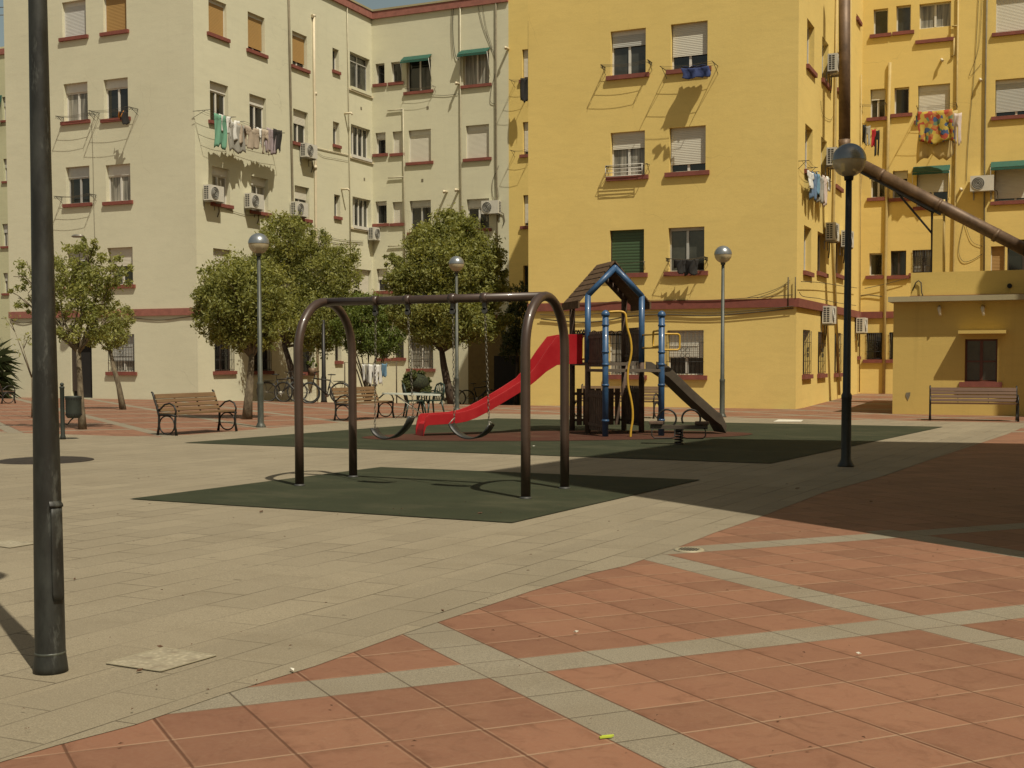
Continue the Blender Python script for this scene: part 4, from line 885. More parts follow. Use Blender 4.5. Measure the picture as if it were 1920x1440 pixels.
# dark post behind the bicycles and a cobra head lamp over the left tree
p = onY(607, 36.4); t = thing('metal_post', 'thin black post rising into the tree behind the bicycles', 'post', p)
g = MB(); g.lathe((0,0,0), [(.0,0),(.13,0),(.10,.1),(.09,.9),(.075,.95),(.06,2.9),(0,2.9)], 12); o = obj('shaft', g, M['black']); o.parent = t
sL, zL = pA.px(163, 452); t = thing('wall_lamp', 'grey flat headed street lamp on an arm from the cream front above the left tree', 'wall lamp', pA.P(sL, zL, 0))
g = MB(); g.tube([pA.P(sL, zL-.3, 0), tuple(FY(160, 447, YA-.6)), tuple(FY(150, 443, YA-1.1))], .03, 7); obj('arm', g, M['galv'], t)
g = MB(); hx = tuple(FY(146, 443, YA-1.3)); g.lathe((0,0,0), [(0,-.05),(.13,-.04),(.17,0),(.12,.06),(0,.08)], 12)
g.v = [(hx[0]+v[0]*1.6, hx[1]+v[1], hx[2]+v[2]) for v in g.v]; obj('lamp_head', g, M['galv'], t)

# ------------------------------------------------------------------ benches
def bench(label, loc, rz, L=1.75, wood_='wood', group='slatted park benches'):
    """local: length along X (centre 0), faces -Y, back at +Y"""
    t = thing('park_bench', label, 'bench', loc, group, rz)
    def put(n, g, m, par=t): o = obj(n, g, m); o.parent = par; return o
    for s in (-1, 1):
        x = s*(L/2-.04); g = MB()
        rr = .020
        # rear upright sweeping back
        g.tube([(x,.16,0),(x,.13,.16),(x,.12,.34),(x,.17,.50),(x,.24,.66),(x,.27,.75),(x,.30,.77)], [.026,.02,.022,.02,.018,.02,.016], 7)
        g.tube([(x,-.30,0),(x,-.27,.16),(x,-.28,.33),(x,-.27,.36)], [.026,.02,.02,.018], 7)
        # big ring between the legs
        g.tube([(x,-.07+.185*math.cos(a), .185+.165*math.sin(a)) for a in [2*math.pi*i/22 for i in range(22)]], .014, 6, closed=True)
        g.tube([(x,-.30,.35),(x,-.1,.37),(x,.12,.36)], .02, 7)
        # arm rest loop
        g.tube([(x,-.28,.35),(x,-.295,.44),(x,-.25,.53),(x,-.14,.575),(x,-.02,.55),(x,.08,.47),(x,.15,.44)], .017, 7)
        put('end_frame', g, M['black'])
    for i, y in enumerate((-.27,-.165,-.06,.045)):
        g = MB(); g.box((-L/2+.05, y, .372), (L/2-.05, y+.095, .40)); put('seat_slat', g, M[wood_])
    for i, (y, z) in enumerate(((.135,.43),(.165,.51),(.20,.59),(.235,.67))):
        g = MB(); up_ = np.array([0,.38,.92]); g.obox((0, y-.01, z+.02), (1,0,0), (0,.92,-.38), up_, L/2-.05, .013, .030 if i < 3 else .042); put('back_slat', g, M[wood_])
    g = MB()
    for sx in (-.28, .28): g.beam((sx*L*.6, .12, .38), (sx*L*.6, .27, .72), .03, .012, (1,0,0))
    put('stay', g, M['black'])
    return t
# near left bench faces +X, its length runs along +Y
p1, p2 = G(330,817), G(449,809)
mid = (p1+p2)/2; bench('near brown slatted bench with black iron ring legs, left of the grey lamp', (mid[0]-.28, mid[1]-.03, gz(mid[0], mid[1])+.006), math.pi/2-.10, 1.62)
p1, p2 = G(676,787), G(757,783); b2 = bench('brown slatted bench half hidden by the rear swing post', (-14.55, 24.2, gz(-14, 24)+.006), math.pi/2-.06, 1.8)
bench('brown bench seen through the play tower, backed by the yellow wall', (-9.55, 27.6, gz(-9, 27)+.006), -.02, 2.1)
pa, pb = G(1741,789), G(1906,790); mm = (pa+pb)/2
bench('dark brown bench in front of the annex window at the right', (mm[0], mm[1]+.25, gz(mm[0], mm[1])+.006), math.atan2(pb[1]-pa[1], pb[0]-pa[0])*.35, 1.93, 'wood2')
pa = G(30,755); bench('dark bench seen from behind at the left edge beyond the pole', (pa[0]-.5, pa[1]-.6, gz(pa[0], pa[1])), math.pi-.25, 2.1, 'wood2')

# ------------------------------------------------------------------ swing set
SY, XA, XBb = 11.25, -7.22, -4.62
def gsw(x, y): return gz(x, y)+.01
sw = thing('swing_frame', 'brown steel swing frame with two arched ends on the near green mat', 'swing frame', (-5.9, SY, gsw(-5.9, SY)))
r0 = .047
zt = 1.885
XA, XBb = -7.25, -4.60
def sy(x): return 11.315+(x-XA)/(XBb-XA)*(-.17)
for X, (yf, yb) in ((XA, (10.78, 11.85)), (XBb, (10.64, 11.65))):
    yf, yb = yf, yb; c = (yf+yb)/2; rr = (yb-yf)/2; z0 = zt-rr*1.02
    pts = [(X, yf, gsw(X, yf))]+[(X, yf, gsw(X, yf)+.6)]+[(X, c-rr*math.cos(a), z0+rr*1.02*math.sin(a)) for a in [math.pi*i/18 for i in range(19)]]+[(X, yb, .55), (X, yb, gsw(X, yb))]
    g = MB(); g.tube(pts, r0, 18); ar = obj('arch_frame', g, M['swing'], sw)
    for yy in (yf, yb): g = MB(); g.lathe((X, yy, gsw(X, yy)), [(0,.0),(.060,.0),(.058,.008),(.05,.012),(.049,.02)], 14); obj('foot_plate', g, M['acdark'], ar)
g = MB(); g.tube([(XA-.0, sy(XA), zt), (XBb+.0, sy(XBb), zt)], r0*.93, 18); bar = obj('top_bar', g, M['swing'], sw)
def sxpx(x, y=565): return FY(x, y, SY)[0]
hang = [sxpx(702,575), sxpx(765,575), sxpx(852,572), sxpx(914,570)]
for x in hang: g = MB(); g.tube([(x-.035,sy(x-.035),zt),(x+.035,sy(x+.035),zt)], r0*1.12, 16); obj('bar_sleeve', g, M['swing'], bar)
def chain(p, q, name='chain'):
    p, q = np.array(p), np.array(q); L = np.linalg.norm(q-p); n = int(L/.036); d = (q-p)/L; g = MB()
    e1 = np.array([1,0,0.]); e1 = e1-d*np.dot(e1, d); e1 /= np.linalg.norm(e1); e2 = np.cross(d, e1)
    for i in range(n):
        c = p+d*(i+.5)*L/n; e = e1 if i % 2 else e2
        g.tube([c+.0115*math.cos(a)*e+.024*math.sin(a)*d for a in [2*math.pi*k/6 for k in range(6)]], .0036, 4, closed=True)
    return g
for k, (xa, xb, pl_, pr_) in enumerate(((hang[0], hang[1], (703,803), (775,783)), (hang[2], hang[3], (852,783), (917,790)))):
    A = FY(pl_[0], pl_[1], SY-.0); Bq = FY(pr_[0], pr_[1], SY+.0)
    s = thing('hanging_swing', ['left black belt swing seat on chains', 'right black belt swing seat on chains'][k], 'swing', ((xa+xb)/2, SY, .45), 'belt swing seats hung on chains')
    for (xt, P_) in ((xa, A), (xb, Bq)):
        g = MB(); g.box((xt-.02, sy(xt)-.02, zt-.12), (xt+.02, sy(xt)+.02, zt-r0)); g.tube([(xt,sy(xt)-.02,zt-.13),(xt,sy(xt)+.02,zt-.13)], .03, 10); obj('hanger', g, M['acdark'], s)
        obj('chain', chain((xt, sy(xt), zt-.15), P_), M['chain'], s)
    # belt: catenary between the two shackles, wide in Y
    cL = FY(*((700,803) if k == 0 else (846,795)), SY); cR = FY(*((773,781) if k == 0 else (922,797)), SY); bt = FY(*((738,822) if k == 0 else (886,823)), SY)
    pts = []
    for i in range(15):
        u = i/14; xx = cL[0]+(cR[0]-cL[0])*u; zz = cL[2]*(1-u)+cR[2]*u; sag = ((cL[2]+cR[2])/2-bt[2]); zz -= sag*(1-(2*u-1)**2)**.75; pts.append((xx, zz))
    g = MB(); vs = []
    for (x, z) in pts: vs += [(x, SY-.075, z), (x, SY+.075, z)]
    g.add(vs, [(2*i, 2*i+1, 2*i+3, 2*i+2) for i in range(14)], True); bl = obj('belt', g, M['rubberseat'], s); md = bl.modifiers.new('s', 'SOLIDIFY'); md.thickness = .014
    g = MB()
    for c_, P_ in ((cL, A), (cR, Bq)):
        g.tube([P_, (c_[0], SY-.06, c_[2]+.0)], .006, 5); g.tube([P_, (c_[0], SY+.06, c_[2]+.0)], .006, 5)
    obj('shackle', g, M['galv'], s)

# ------------------------------------------------------------------ play tower
O = G(1135,820); th = R(38); e1 = np.array([math.cos(th), math.sin(th), 0]); e2 = np.array([-math.sin(th), math.cos(th), 0])
def L_(a, b, z): q = O+a*e1+b*e2; return np.array([q[0], q[1], gz(q[0], q[1])+.012+z])
WT, D1_, D2_ = 1.04, 1.02, .98           # width, lower deck depth, tower depth
tw = thing('play_tower', 'blue and brown play tower with a gabled plank roof on the far green mat', 'play tower', L_(.5, 1, 0))
pr = .055
FLt, FRt, BLt, BRt = (0, D1_), (WT, D1_), (0, D1_+D2_), (WT, D1_+D2_)
zb_, zr_ = 2.52, 3.08
def post(a, b, z, mat='blue', nm='post', cap=False):
    g = MB(); g.tube([L_(a, b, -.01), L_(a, b, z)], pr, 14); o = obj(nm, g, M[mat], tw)
    if cap:
        g = MB(); g.lathe(L_(a, b, z), [(pr,-.06),(.072,-.05),(.075,-.02),(.06,.015),(.03,.04),(.001,.05)], 16); obj('post_cap', g, M['blue'], o)
    g = MB()
    for zz in ((.28,.9,1.26,1.48,1.95) if cap else (1.45,1.9)): g.lathe(L_(a, b, zz), [(pr,-.02),(.066,-.015),(.066,.015),(pr,.02)], 14)
    obj('clamp_ring', g, M['blue'], o); return o
post(0, 0, 2.16, 'blue', cap=True); post(WT, 0, 2.16, 'blue', cap=True)
for (a0, b0) in ((0, D1_), (0, D1_+D2_)):
    g = MB(); apex = L_(WT/2, b0, zr_-.05)
    lowmat = 'blue' if b0 == D1_ else 'panel'
    g.tube([L_(0, b0, 1.3), L_(0, b0, zb_)], pr, 14); g.tube([L_(0, b0, zb_), apex], pr, 14); g.tube([apex, L_(WT, b0, zb_)], pr, 14); g.tube([L_(WT, b0, zb_), L_(WT, b0, 1.3)], pr, 14)
    for q in (L_(0, b0, zb_), L_(WT, b0, zb_), apex): g.lathe(q, [(.001,-pr),(pr*.7,-pr*.7),(pr,0),(pr*.7,pr*.7),(.001,pr)], 14)
    o = obj('portal_frame', g, M[lowmat], tw)
    for a in (0, WT):
        g = MB(); g.tube([L_(a, b0, -.01), L_(a, b0, 1.3)], pr*.97, 12); obj('leg', g, M['panel'], tw)
# roof planks
rdir = np.array(L_(WT/2, D1_, zr_+.03))-np.array(L_(0, D1_, zb_+.03))
for side in (0, 1):
    for i in range(7):
        u0, u1 = i/7+.014, (i+1)/7-.014
        ov = .16
        def rp(u, b): 
            a = (WT/2+ov)*u-ov if side == 0 else WT+ov-(WT/2+ov)*u
            return L_(a, b, zb_-.13+(zr_+.06-(zb_-.13))*u)
        q = [rp(u0, D1_+.0), rp(u1, D1_+.0), rp(u1, D1_+D2_+.08), rp(u0, D1_+D2_+.08)]
        if side: q = q[::-1]
        g = MB(); g.prism(q, (0,0,.03)); obj('roof_plank', g, M['roofplank'], tw)
    a = -.17 if side == 0 else WT+.17
    g = MB(); g.beam(L_(a, D1_, zb_-.17), L_(a, D1_+D2_+.08, zb_-.17), .03, .13); obj('eave_board', g, M['roofplank'], tw)
g = MB(); g.prism([L_(-.02, D1_, 1.24), L_(WT+.02, D1_, 1.24), L_(WT+.02, D1_+D2_, 1.24), L_(-.02, D1_+D2_, 1.24)], (0,0,.06)); obj('upper_deck', g, M['deck'], tw)
g = MB(); g.prism([L_(-.04, -.04, 1.13), L_(WT+.04, -.04, 1.13), L_(WT+.04, D1_-.06, 1.13), L_(-.04, D1_-.06, 1.13)], (0,0,.05)); obj('lower_deck', g, M['deck'], tw)
def panel(a0, b0, a1, b1, z0, z1, n=7, nm='slat_panel'):
    P0, P1 = np.array([a0, b0]), np.array([a1, b1]); d = P1-P0; g = MB()
    for i in range(n):
        u0, u1 = .07+.86*i/n+.014, .07+.86*(i+1)/n-.014; q0, q1 = P0+d*u0, P0+d*u1; g.beam(L_(*((q0+q1)/2), z0), L_(*((q0+q1)/2), z1), .022, np.linalg.norm(q1-q0), L_(*(P0), 0)-L_(*(P1), 0)) if False else None
        A_, B_ = L_(*q0, z0), L_(*q1, z0); nrm = np.cross(B_-A_, (0,0,1)); nrm /= np.linalg.norm(nrm)
        g.prism([A_, B_, B_+np.array([0,0,z1-z0]), A_+np.array([0,0,z1-z0])], nrm*.022)
    for zz in (z0+.10, z1-.10): g.beam(L_(*(P0+d*.03), zz), L_(*(P0+d*.97), zz), .03, .05)
    return obj(nm, g, M['panel'], tw)
panel(0, .03, 0, D1_, 1.22, 1.85); panel(0, 0, 0, D1_, .08, .80)
panel(WT, D1_, WT, D1_+D2_, 1.32, 1.95); panel(WT, D1_, WT, D1_+D2_, .12, .86); panel(0, D1_+D2_, WT, D1_+D2_, .1, .8)
g = MB(); 
for (qa, qb) in (((0,D1_),(0,D1_+D2_)), ((0,D1_+D2_),(WT,D1_+D2_))):
    pa_, pb_ = np.array(qa), np.array(qb); g.tube([L_(*pa_, 1.83), L_(*pb_, 1.83)], .016, 6)
    for k in range(6):
        c = pa_+(pb_-pa_)*(k+.5)/6; dd = (pb_-pa_)/6*.36; g.tube([L_(*(c-dd*math.cos(a)), 1.83+.07*math.sin(a)) for a in [math.pi*i/8 for i in range(9)]], .010, 5)
        g.tube([L_(*(c-dd), 1.3), L_(*(c-dd), 1.83)], .010, 5)
obj('guard_rail', g, M['black'], tw)
# yellow tubes: curvy fire pole, handles
g = MB(); P0 = L_(0, 0, 2.10); 
zz = np.linspace(2.08, 0, 34); base_c = [L_(.0, 0, 0)]
cx0 = FD(1175, 700, depth_of(L_(.3,-.25,1))); 
ptsx = [(1141,585),(1157,584),(1168,585),(1173,590),(1174.5,604),(1177,618),(1182,635),(1184,655),(1182,672),(1178,690),(1177,712),(1179,730),(1183,748),(1186,768),(1186,788),(1183,806),(1182,822)]
dd_ = depth_of(L_(.45, -.12, 1)); 
P_ = [FD(x, y, dd_) for x, y in ptsx]; P_[0] = FD(1141, 585, depth_of(L_(0,0,2)))
Q = []
for i in range(len(P_)-1):
    p0, p1, p2, p3 = P_[max(i-1,0)], P_[i], P_[i+1], P_[min(i+2, len(P_)-1)]
    for k in range(3): t_ = k/3; Q.append(.5*((2*p1)+(-p0+p2)*t_+(2*p0-5*p1+4*p2-p3)*t_*t_+(-p0+3*p1-3*p2+p3)*t_**3))
Q.append(P_[-1]); g.tube(Q, .020, 9); obj('climbing_pole', g, M['yellowtube'], tw)
def rloop(b0, b1, z0, z1, r=.05):
    c = [(b0+r, z0, 180, 270), (b1-r, z0, 270, 360), (b1-r, z1, 0, 90), (b0+r, z1, 90, 180)]; out = []
    for (bb, z, a0, a1), sgz in zip(c, (1,1,-1,-1)):
        for k in range(5): a = R(a0+(a1-a0)*k/4); out.append((bb+r*math.cos(a), z+(r if sgz > 0 else -r)+r*math.sin(a)))
    return out
for z in (1.56, 1.80): g = MB(); g.tube([L_(WT, .0, z), L_(WT, D1_, z)], .016, 8); obj('guard_bar', g, M['yellowtube'], tw)
for fn, lp in ((lambda b: (WT, b), rloop(.0, .42, 1.58, 1.86)), (lambda a: (WT+a, 0), rloop(.0, .34, 1.52, 1.80)), (lambda b: (0, D1_+b), rloop(.05, .35, 1.36, 1.78))):
    g = MB(); g.tube([L_(*fn(q), z) for q, z in lp], .019, 8, closed=True); obj('grab_handle', g, M['yellowtube'], tw)
# red slide: its own thing's part
def slide(name, spine, wdir, half, side_h, mat, parent, toe=None, solid=.02):
    """open channel: spine = list of 3D points of the bed centre, wdir = unit vector across"""
    wdir = np.array(wdir); g = MB(); prof = [(-half-.03, side_h), (-half, side_h), (-half*.97, .02), (half*.97, .02), (half, side_h), (half+.03, side_h), (half+.03, side_h-.03), (half+.02,-.02), (-half-.02,-.02), (-half-.03, side_h-.03)]
    n = len(prof); vs = []
    for (p, sh) in spine:
        for (a, h) in prof: vs.append(np.array(p)+wdir*a+np.array([0,0,1])*(h*sh if h > .02 else h))
    k = len(spine); fs = [(i*n+j, i*n+(j+1) % n, (i+1)*n+(j+1) % n, (i+1)*n+j) for i in range(k-1) for j in range(n)]; fs += [tuple(range(n))[::-1], tuple((k-1)*n+j for j in range(n))]
    g.add(vs, fs); return obj(name, g, M[mat], parent)
# target the measured image outline: run-out end near (785..1055)
s_end = G(792,818); mid_top = L_(-.05, D1_+D2_/2, 1.28)
dirh = s_end-mid_top; dirh[2] = 0; LL = np.linalg.norm(dirh); dirh /= LL; wv = np.array([-dirh[1], dirh[0], 0])
def sp(t_, z, sh): q = mid_top+dirh*(LL*t_); return ((q[0], q[1], gz(q[0], q[1])+z), sh)
spine = [sp(0, 1.30, 3.1), sp(.10, 1.30, 3.1), sp(.17, 1.28, 3.0), sp(.24, 1.16, 2.2), sp(.31, .99, 1.45), sp(.38, .84, 1.05), sp(.48, .67, 1), sp(.62, .44, 1), sp(.69, .34, 1), sp(.75, .28, 1), sp(.82, .245, 1), sp(.90, .235, 1), sp(.985, .225, 1), sp(1.0, .20, .9), sp(1.012, .10, .8), sp(1.018, .01, .7)]
rs = slide('red_slide', spine, wv, .20, .17, 'reds', tw)
bv = rs.modifiers.new('b', 'BEVEL'); bv.width = .012; bv.segments = 2; bv.limit_method = 'ANGLE'
# dark slide at the right
top2 = L_(WT+.02, D1_*.5, 1.15); end2 = FD(1350, 806, depth_of(top2)+.35); end2[2] = gz(end2[0], end2[1])+.03
d2 = end2-top2; d2[2] = 0; L2 = np.linalg.norm(d2); d2 /= L2; w2 = np.array([-d2[1], d2[0], 0])
def sp2(t_, z, sh): q = top2+d2*(L2*t_); return ((q[0], q[1], z), sh)
z0_ = end2[2]; slide('dark_slide', [sp2(-.02, 1.02, 1), sp2(.06, 1.01, 1), sp2(.16, .93, 1), sp2(.5, .52, 1), sp2(.85, .13, 1), sp2(.93, .06, 1), sp2(1, z0_+.02, .8)], w2, .27, .17, 'darkslide', tw)

# ------------------------------------------------------------------ spring rocker
c = G(1273,834); sr = thing('spring_rocker', 'dark two seat seesaw rocker on a coil spring in front of the play tower', 'spring rocker', gp(c))
ux = np.array(T[0]); ux[2] = 0; ux /= np.linalg.norm(ux); ux = ux*math.cos(.18)+np.array([-ux[1], ux[0], 0])*math.sin(-.18); uy = np.array([-ux[1], ux[0], 0]); z0_ = gz(c[0], c[1])+.015
def Rk(a, b, z): q = c+a*ux+b*uy; return (q[0], q[1], z0_+z)
g = MB(); g.tube([Rk(.062*math.cos(a), .062*math.sin(a), .005+.22*a/(2*math.pi*5)) for a in [2*math.pi*i/10 for i in range(51)]], .013, 6); obj('spring', g, M['black'], sr)
g = MB(); g.lathe(Rk(0,0,0), [(0,.012),(.09,.012),(.09,0)], 14); g.obox(Rk(0,0,.235), ux, uy, (0,0,1), .07, .07, .014); obj('spring_plate', g, M['black'], sr)
g = MB(); g.obox(Rk(0,0,.27), ux, uy, (0,0,1), .45, .085, .030); obj('beam', g, M['darkslide'], sr)
for s_ in (-1, 1):
    g = MB(); g.obox(Rk(s_*.36,0,.335), ux, uy, (0,0,1), .11, .12, .024); g.tube([Rk(s_*.36,0,.27), Rk(s_*.36,0,.33)], .02, 6); st = obj('seat', g, M['panel'], sr); bv = st.modifiers.new('b','BEVEL'); bv.width = .012; bv.segments = 2
    g = MB(); g.tube([Rk(s_*.19+.145*math.cos(a), 0, .40+.145*math.sin(a)) for a in [R(-110+ (320)*i/20)+(0) for i in range(21)]], .016, 7); obj('ring_handle', g, M['black'], sr)
    g = MB(); g.tube([Rk(s_*.40,-.10,.26), Rk(s_*.42,-.14,.22), Rk(s_*.42,-.16,.14), Rk(s_*.38,-.17,.10), Rk(s_*.12,-.17,.10), Rk(s_*.06,-.16,.12), Rk(s_*.06,-.08,.24)], .010, 7); obj('foot_rest', g, M['black'], sr)

# ------------------------------------------------------------------ litter bin
M['bin'] = simple('dark_green_bin', (.035,.042,.034), .6, .2, var=.2)
c = gp(G(118,824)); t = thing('litter_bin', 'slim dark post with a perforated litter basket beside the big pole', 'litter bin', c)
g = MB(); g.lathe(c, [(0,0),(.05,0),(.045,.05),(.036,.08),(.036,.86),(.042,.87),(.042,.89),(.03,.90),(.0,.90)], 14); g.lathe((c[0],c[1],c[2]+.93), [(.001,-.035),(.025,-.025),(.035,0),(.025,.025),(.001,.035)], 12); obj('post', g, M['bin'], t)
bc = np.array(c)+.19*np.array(T[0]); g = MB(); prof = [(.0,.36),(.10,.365),(.125,.40),(.13,.46),(.13,.70),(.135,.71),(.135,.735),(.12,.735),(.12,.45)]
g.lathe((bc[0], bc[1], c[2]), prof, 22); bk = obj('basket', g, M['bin'], t)
g = MB()
for z in (.425,.69): 
    for k in range(18):
        a = 2*math.pi*k/18; q = (bc[0]+.132*math.cos(a), bc[1]+.132*math.sin(a), c[2]+z); g.obox(q, (-math.sin(a),math.cos(a),0), (math.cos(a),math.sin(a),0), (0,0,1), .011, .003, .014)
obj('perforation', g, M['void'], bk)
g = MB(); g.tube([(c[0],c[1],c[2]+.28), np.array(c)+.08*T[0]+np.array([0,0,.25]), np.array(c)+.14*T[0]+np.array([0,0,.33]), np.array(c)+.19*T[0]+np.array([0,0,.37])], .012, 6); g.tube([(c[0],c[1],c[2]+.72),(bc[0],bc[1],c[2]+.72)], .012, 6); obj('bracket', g, M['bin'], t)

# ------------------------------------------------------------------ ironing board, chairs, ground floor laundry, bush
pc_ = G(768,784); dI = depth_of(pc_)-.2
def at(x, y, d=0): return FD(x, y, dI+d)
t = thing('ironing_board', 'pale ironing board on thin crossed legs in front of the chairs', 'ironing board', gp(pc_))
a_, b_ = at(716,739), at(826,742); zt_ = a_[2]; ex = (b_-a_); Lb = np.linalg.norm(ex[:2]); ex = ex/np.linalg.norm(ex); ey = np.array([-ex[1], ex[0], 0])
g = MB(); out = []
for i in range(24):
    u = i/23; wdt = .16*min(1, (u*3.2)**.6)*(1 if u < .95 else .8); out.append((u, wdt))
top = [a_+ex*Lb*u-ey*w_ for u, w_ in out]+[a_+ex*Lb*u+ey*w_ for u, w_ in out[::-1]]
g.prism(top, (0,0,.035)); obj('padded_top', g, M['board'], t)
for s_ in (-1, 1):
    g = MB(); zg = gz(pc_[0], pc_[1]); f_ = a_+ex*Lb*.22; h_ = a_+ex*Lb*.78
    lo = lambda q, k: (q[0]+ey[0]*.12*k, q[1]+ey[1]*.12*k, zg)
    if s_ < 0: g.tube([(f_[0]+ey[0]*.1, f_[1]+ey[1]*.1, zt_), lo(h_, 1)], .010, 6); g.tube([(f_[0]-ey[0]*.1, f_[1]-ey[1]*.1, zt_), lo(h_, -1)], .010, 6); g.tube([lo(h_, 1.4), lo(h_, -1.4)], .010, 6)
    else: g.tube([(h_[0], h_[1], zt_), lo(f_, 0)], .010, 6); g.tube([lo(f_, 1.4), lo(f_, -1.4)], .010, 6)
    obj('leg', g, M['galv'], t)
def chair(label, loc, rz):
    t = thing('garden_chair', label, 'chair', loc, 'dark green plastic garden chairs', rz)
    def put(n, g): o = obj(n, g, M['plastic_green']); o.parent = t; return o
    g = MB(); g.box((-.22,-.22,.38), (.22,.2,.405)); put('seat', g)
    for sx in (-1, 1):
        for sy in (-1, 1): g = MB(); g.tube([(sx*.19, sy*.18, .38), (sx*.24, sy*.25, 0)], [.028,.018], 6); put('leg', g)
        g = MB(); g.tube([(sx*.24,-.2,.38),(sx*.25,-.2,.56),(sx*.25,0,.58),(sx*.22,.22,.56)], .02, 6); put('armrest', g)
    g = MB()
    for k in range(5): x = -.15+.075*k; g.tube([(x,.2,.40),(x*1.05,.25,.62),(x*1.0,.28,.78)], .013, 5)
    g.tube([(-.21,.2,.4),(-.21,.25,.62),(-.15,.28,.77),(0,.29,.81),(.15,.28,.77),(.21,.25,.62),(.21,.2,.4)], .022, 6); put('backrest', g)
    return t
q = G(808,781); ch0 = chair('dark green slatted plastic chair at the right end of the ironing board', gp(q), -.5)
q = G(778,782); c2_ = copy_tree(ch0); c2_.location = Vector(gp(q)); c2_.rotation_euler[2] = 2.2; c2_['label'] = 'second dark plastic chair, behind the middle of the ironing board'
q = onY(783, 34.3); t = thing('round_bush', 'dense dark clipped round bush behind the ironing board', 'bush', q)
dbush = 40.5

# bicycles
def bicycle(label, loc, rz, mat, basket=False, lean=.08):
    t = thing('bicycle', label, 'bicycle', loc, 'bicycles parked along the building', rz); t.rotation_euler[0] = 0
    def put(n, g, m, par=None): o = obj(n, g, m); o.parent = par or t; return o
    for x in (-.5, .5):
        g = MB(); g.tube([(x+.33*math.cos(a), 0, 0.33+.32*math.sin(a)) for a in [2*math.pi*i/28 for i in range(28)]], .030, 6, closed=True); wh = put('wheel', g, M['rubberseat'])
        g = MB()
        for k in range(12): a = 2*math.pi*k/12; g.tube([(x, .0, .33), (x+.31*math.cos(a), 0, .33+.31*math.sin(a))], .003, 3, caps=False)
        g.tube([(x,-.03,.33),(x,.03,.33)], .02, 8); g.tube([(x+.305*math.cos(a), 0, .33+.305*math.sin(a)) for a in [2*math.pi*i/28 for i in range(28)]], .008, 4, closed=True); put('rim', g, M['galv'], wh)
    bb, st, hd, hb = (-.06,0,.28), (-.18,0,.74), (.34,0,.80), (.37,0,.68)
    g = MB(); g.tube([bb, st], .024, 7); g.tube([st, hd], .022, 7); g.tube([bb, hb], .030, 7); g.tube([(-.5,.0,.33), bb], .010, 6); g.tube([(-.5,0,.33), (st[0],0,.72)], .010, 6); g.tube([(.33,0,.86), hb], .018, 7); put('frame', g, mat)
    g = MB(); g.tube([hb, (.42,.0,.55), (.5,.05,.33)], .013, 6); g.tube([(.42,0,.55), (.5,-.05,.33)], .013, 6); put('fork', g, mat)
    g = MB(); g.tube([(.33,0,.86),(.31,0,.98)], .013, 6); g.tube([(.22,-.29,1.02),(.30,-.2,1.0),(.33,0,.98),(.30,.2,1.0),(.22,.29,1.02)], .013, 6); put('handlebar', g, M['black'])
    g = MB(); g.tube([st, (-.20,0,.90)], .012, 6); g.lathe((0,0,0), [(0,-.02),(.07,-.015),(.08,.01),(.0,.025)], 10); 
    n0 = len(g.v)-40; g.v = g.v[:n0]+[(-.22+v[0]*1.7, v[1], .92+v[2]) for v in g.v[n0:]]; put('saddle', g, M['black'])
    g = MB(); g.tube([(-.06,-.03,.28),(-.02,-.05,.12)], .01, 5); g.tube([(-.06,.03,.28),(-.10,.05,.43)], .01, 5); g.lathe((0,0,0), [(.0,-.004),(.08,-.004),(.08,.004),(0,.004)], 12); n0 = len(g.v)-48; g.v = g.v[:n0]+[(-.06+v[0], -.03+v[2], .28+v[1]) for v in g.v[n0:]]; put('crank', g, M['galv'])
    if basket: g = MB(); g.box((-.62,-.08,.70), (-.28,.08,.72)); g.tube([(-.5,0,.33),(-.58,0,.7)], .006, 4); g.tube([(-.79+.0,0,.30)]+[(-.5+.36*math.cos(a), 0, .33+.36*math.sin(a)) for a in [R(170-12*i) for i in range(9)]], .008, 4); put('rear_rack', g, M['black'])
    return t
imx = math.atan2(T[0][1], T[0][0])
def at_ground(x, y): return gp(G(x, y))
bicycle('black bicycle with its wheel in the shade under the leaning tree', onY(529, 34.6), imx+.15, M['black'], True)
bicycle('dark bicycle with silver tubes next to the leaning tree trunk', onY(556, 34.0), imx+math.pi-.35, M['acdark'])
bicycle('black city bicycle with rear rack against the thin black lamp post', onY(609, 33.2), imx+math.pi+.02, M['black'], True)
bicycle('pale framed bicycle standing behind the leaning tree near the bush', onY(836, 44.2), imx+.35, M['galv'])
bicycle('dark bicycle in the deep shade of the recess behind the slide', onY(897, 44.9), imx+.2, M['black'])
# ground floor laundry on a line
pLn = Plane('Y', 34.3)
l0, l1 = FY(676,682,34.3), FY(728,681,34.3); t = thing('washing_line', 'low washing line strung between the thin trunks in the recess', 'washing line', (l0[0], 34.3, gz(l0[0], 34.3)))
g = MB(); g.tube([(l0[0]-.6,34.3,l0[2]+.05), l0, l1, (l1[0]+.3,34.3,l1[2]+.03)], .008, 5); g.tube([(l1[0]+.3,34.3,l1[2]+.05),(l1[0]+.3,34.3,gz(l1[0],34.3))], .02, 6); g.tube([(l0[0]-.6,34.3,l0[2]+.05),(l0[0]-.6,34.3,gz(l0[0],34.3))], .02, 6); obj('line', g, M['wire'], t)
for (x0,y0,x1,y1,mt,lb,kd) in ((679,682,685,714,'c_white','narrow white cloth first on the low washing line','sock'), (685,682,693,718,'c_grey','grey green trousers on the low washing line','trousers'), (692,682,703,720,'c_white','white trousers on the low washing line','trousers'), (703,682,715,721,'c_white','white shirt beside the blue cloth on the low washing line','trousers'), (715,681,726,706,'c_lblue','sky blue cloth at the right end of the low washing line','sheet')):
    garment(pLn, x0, y0, x1, y1, .0, mt, lb, kd, wave=.03)

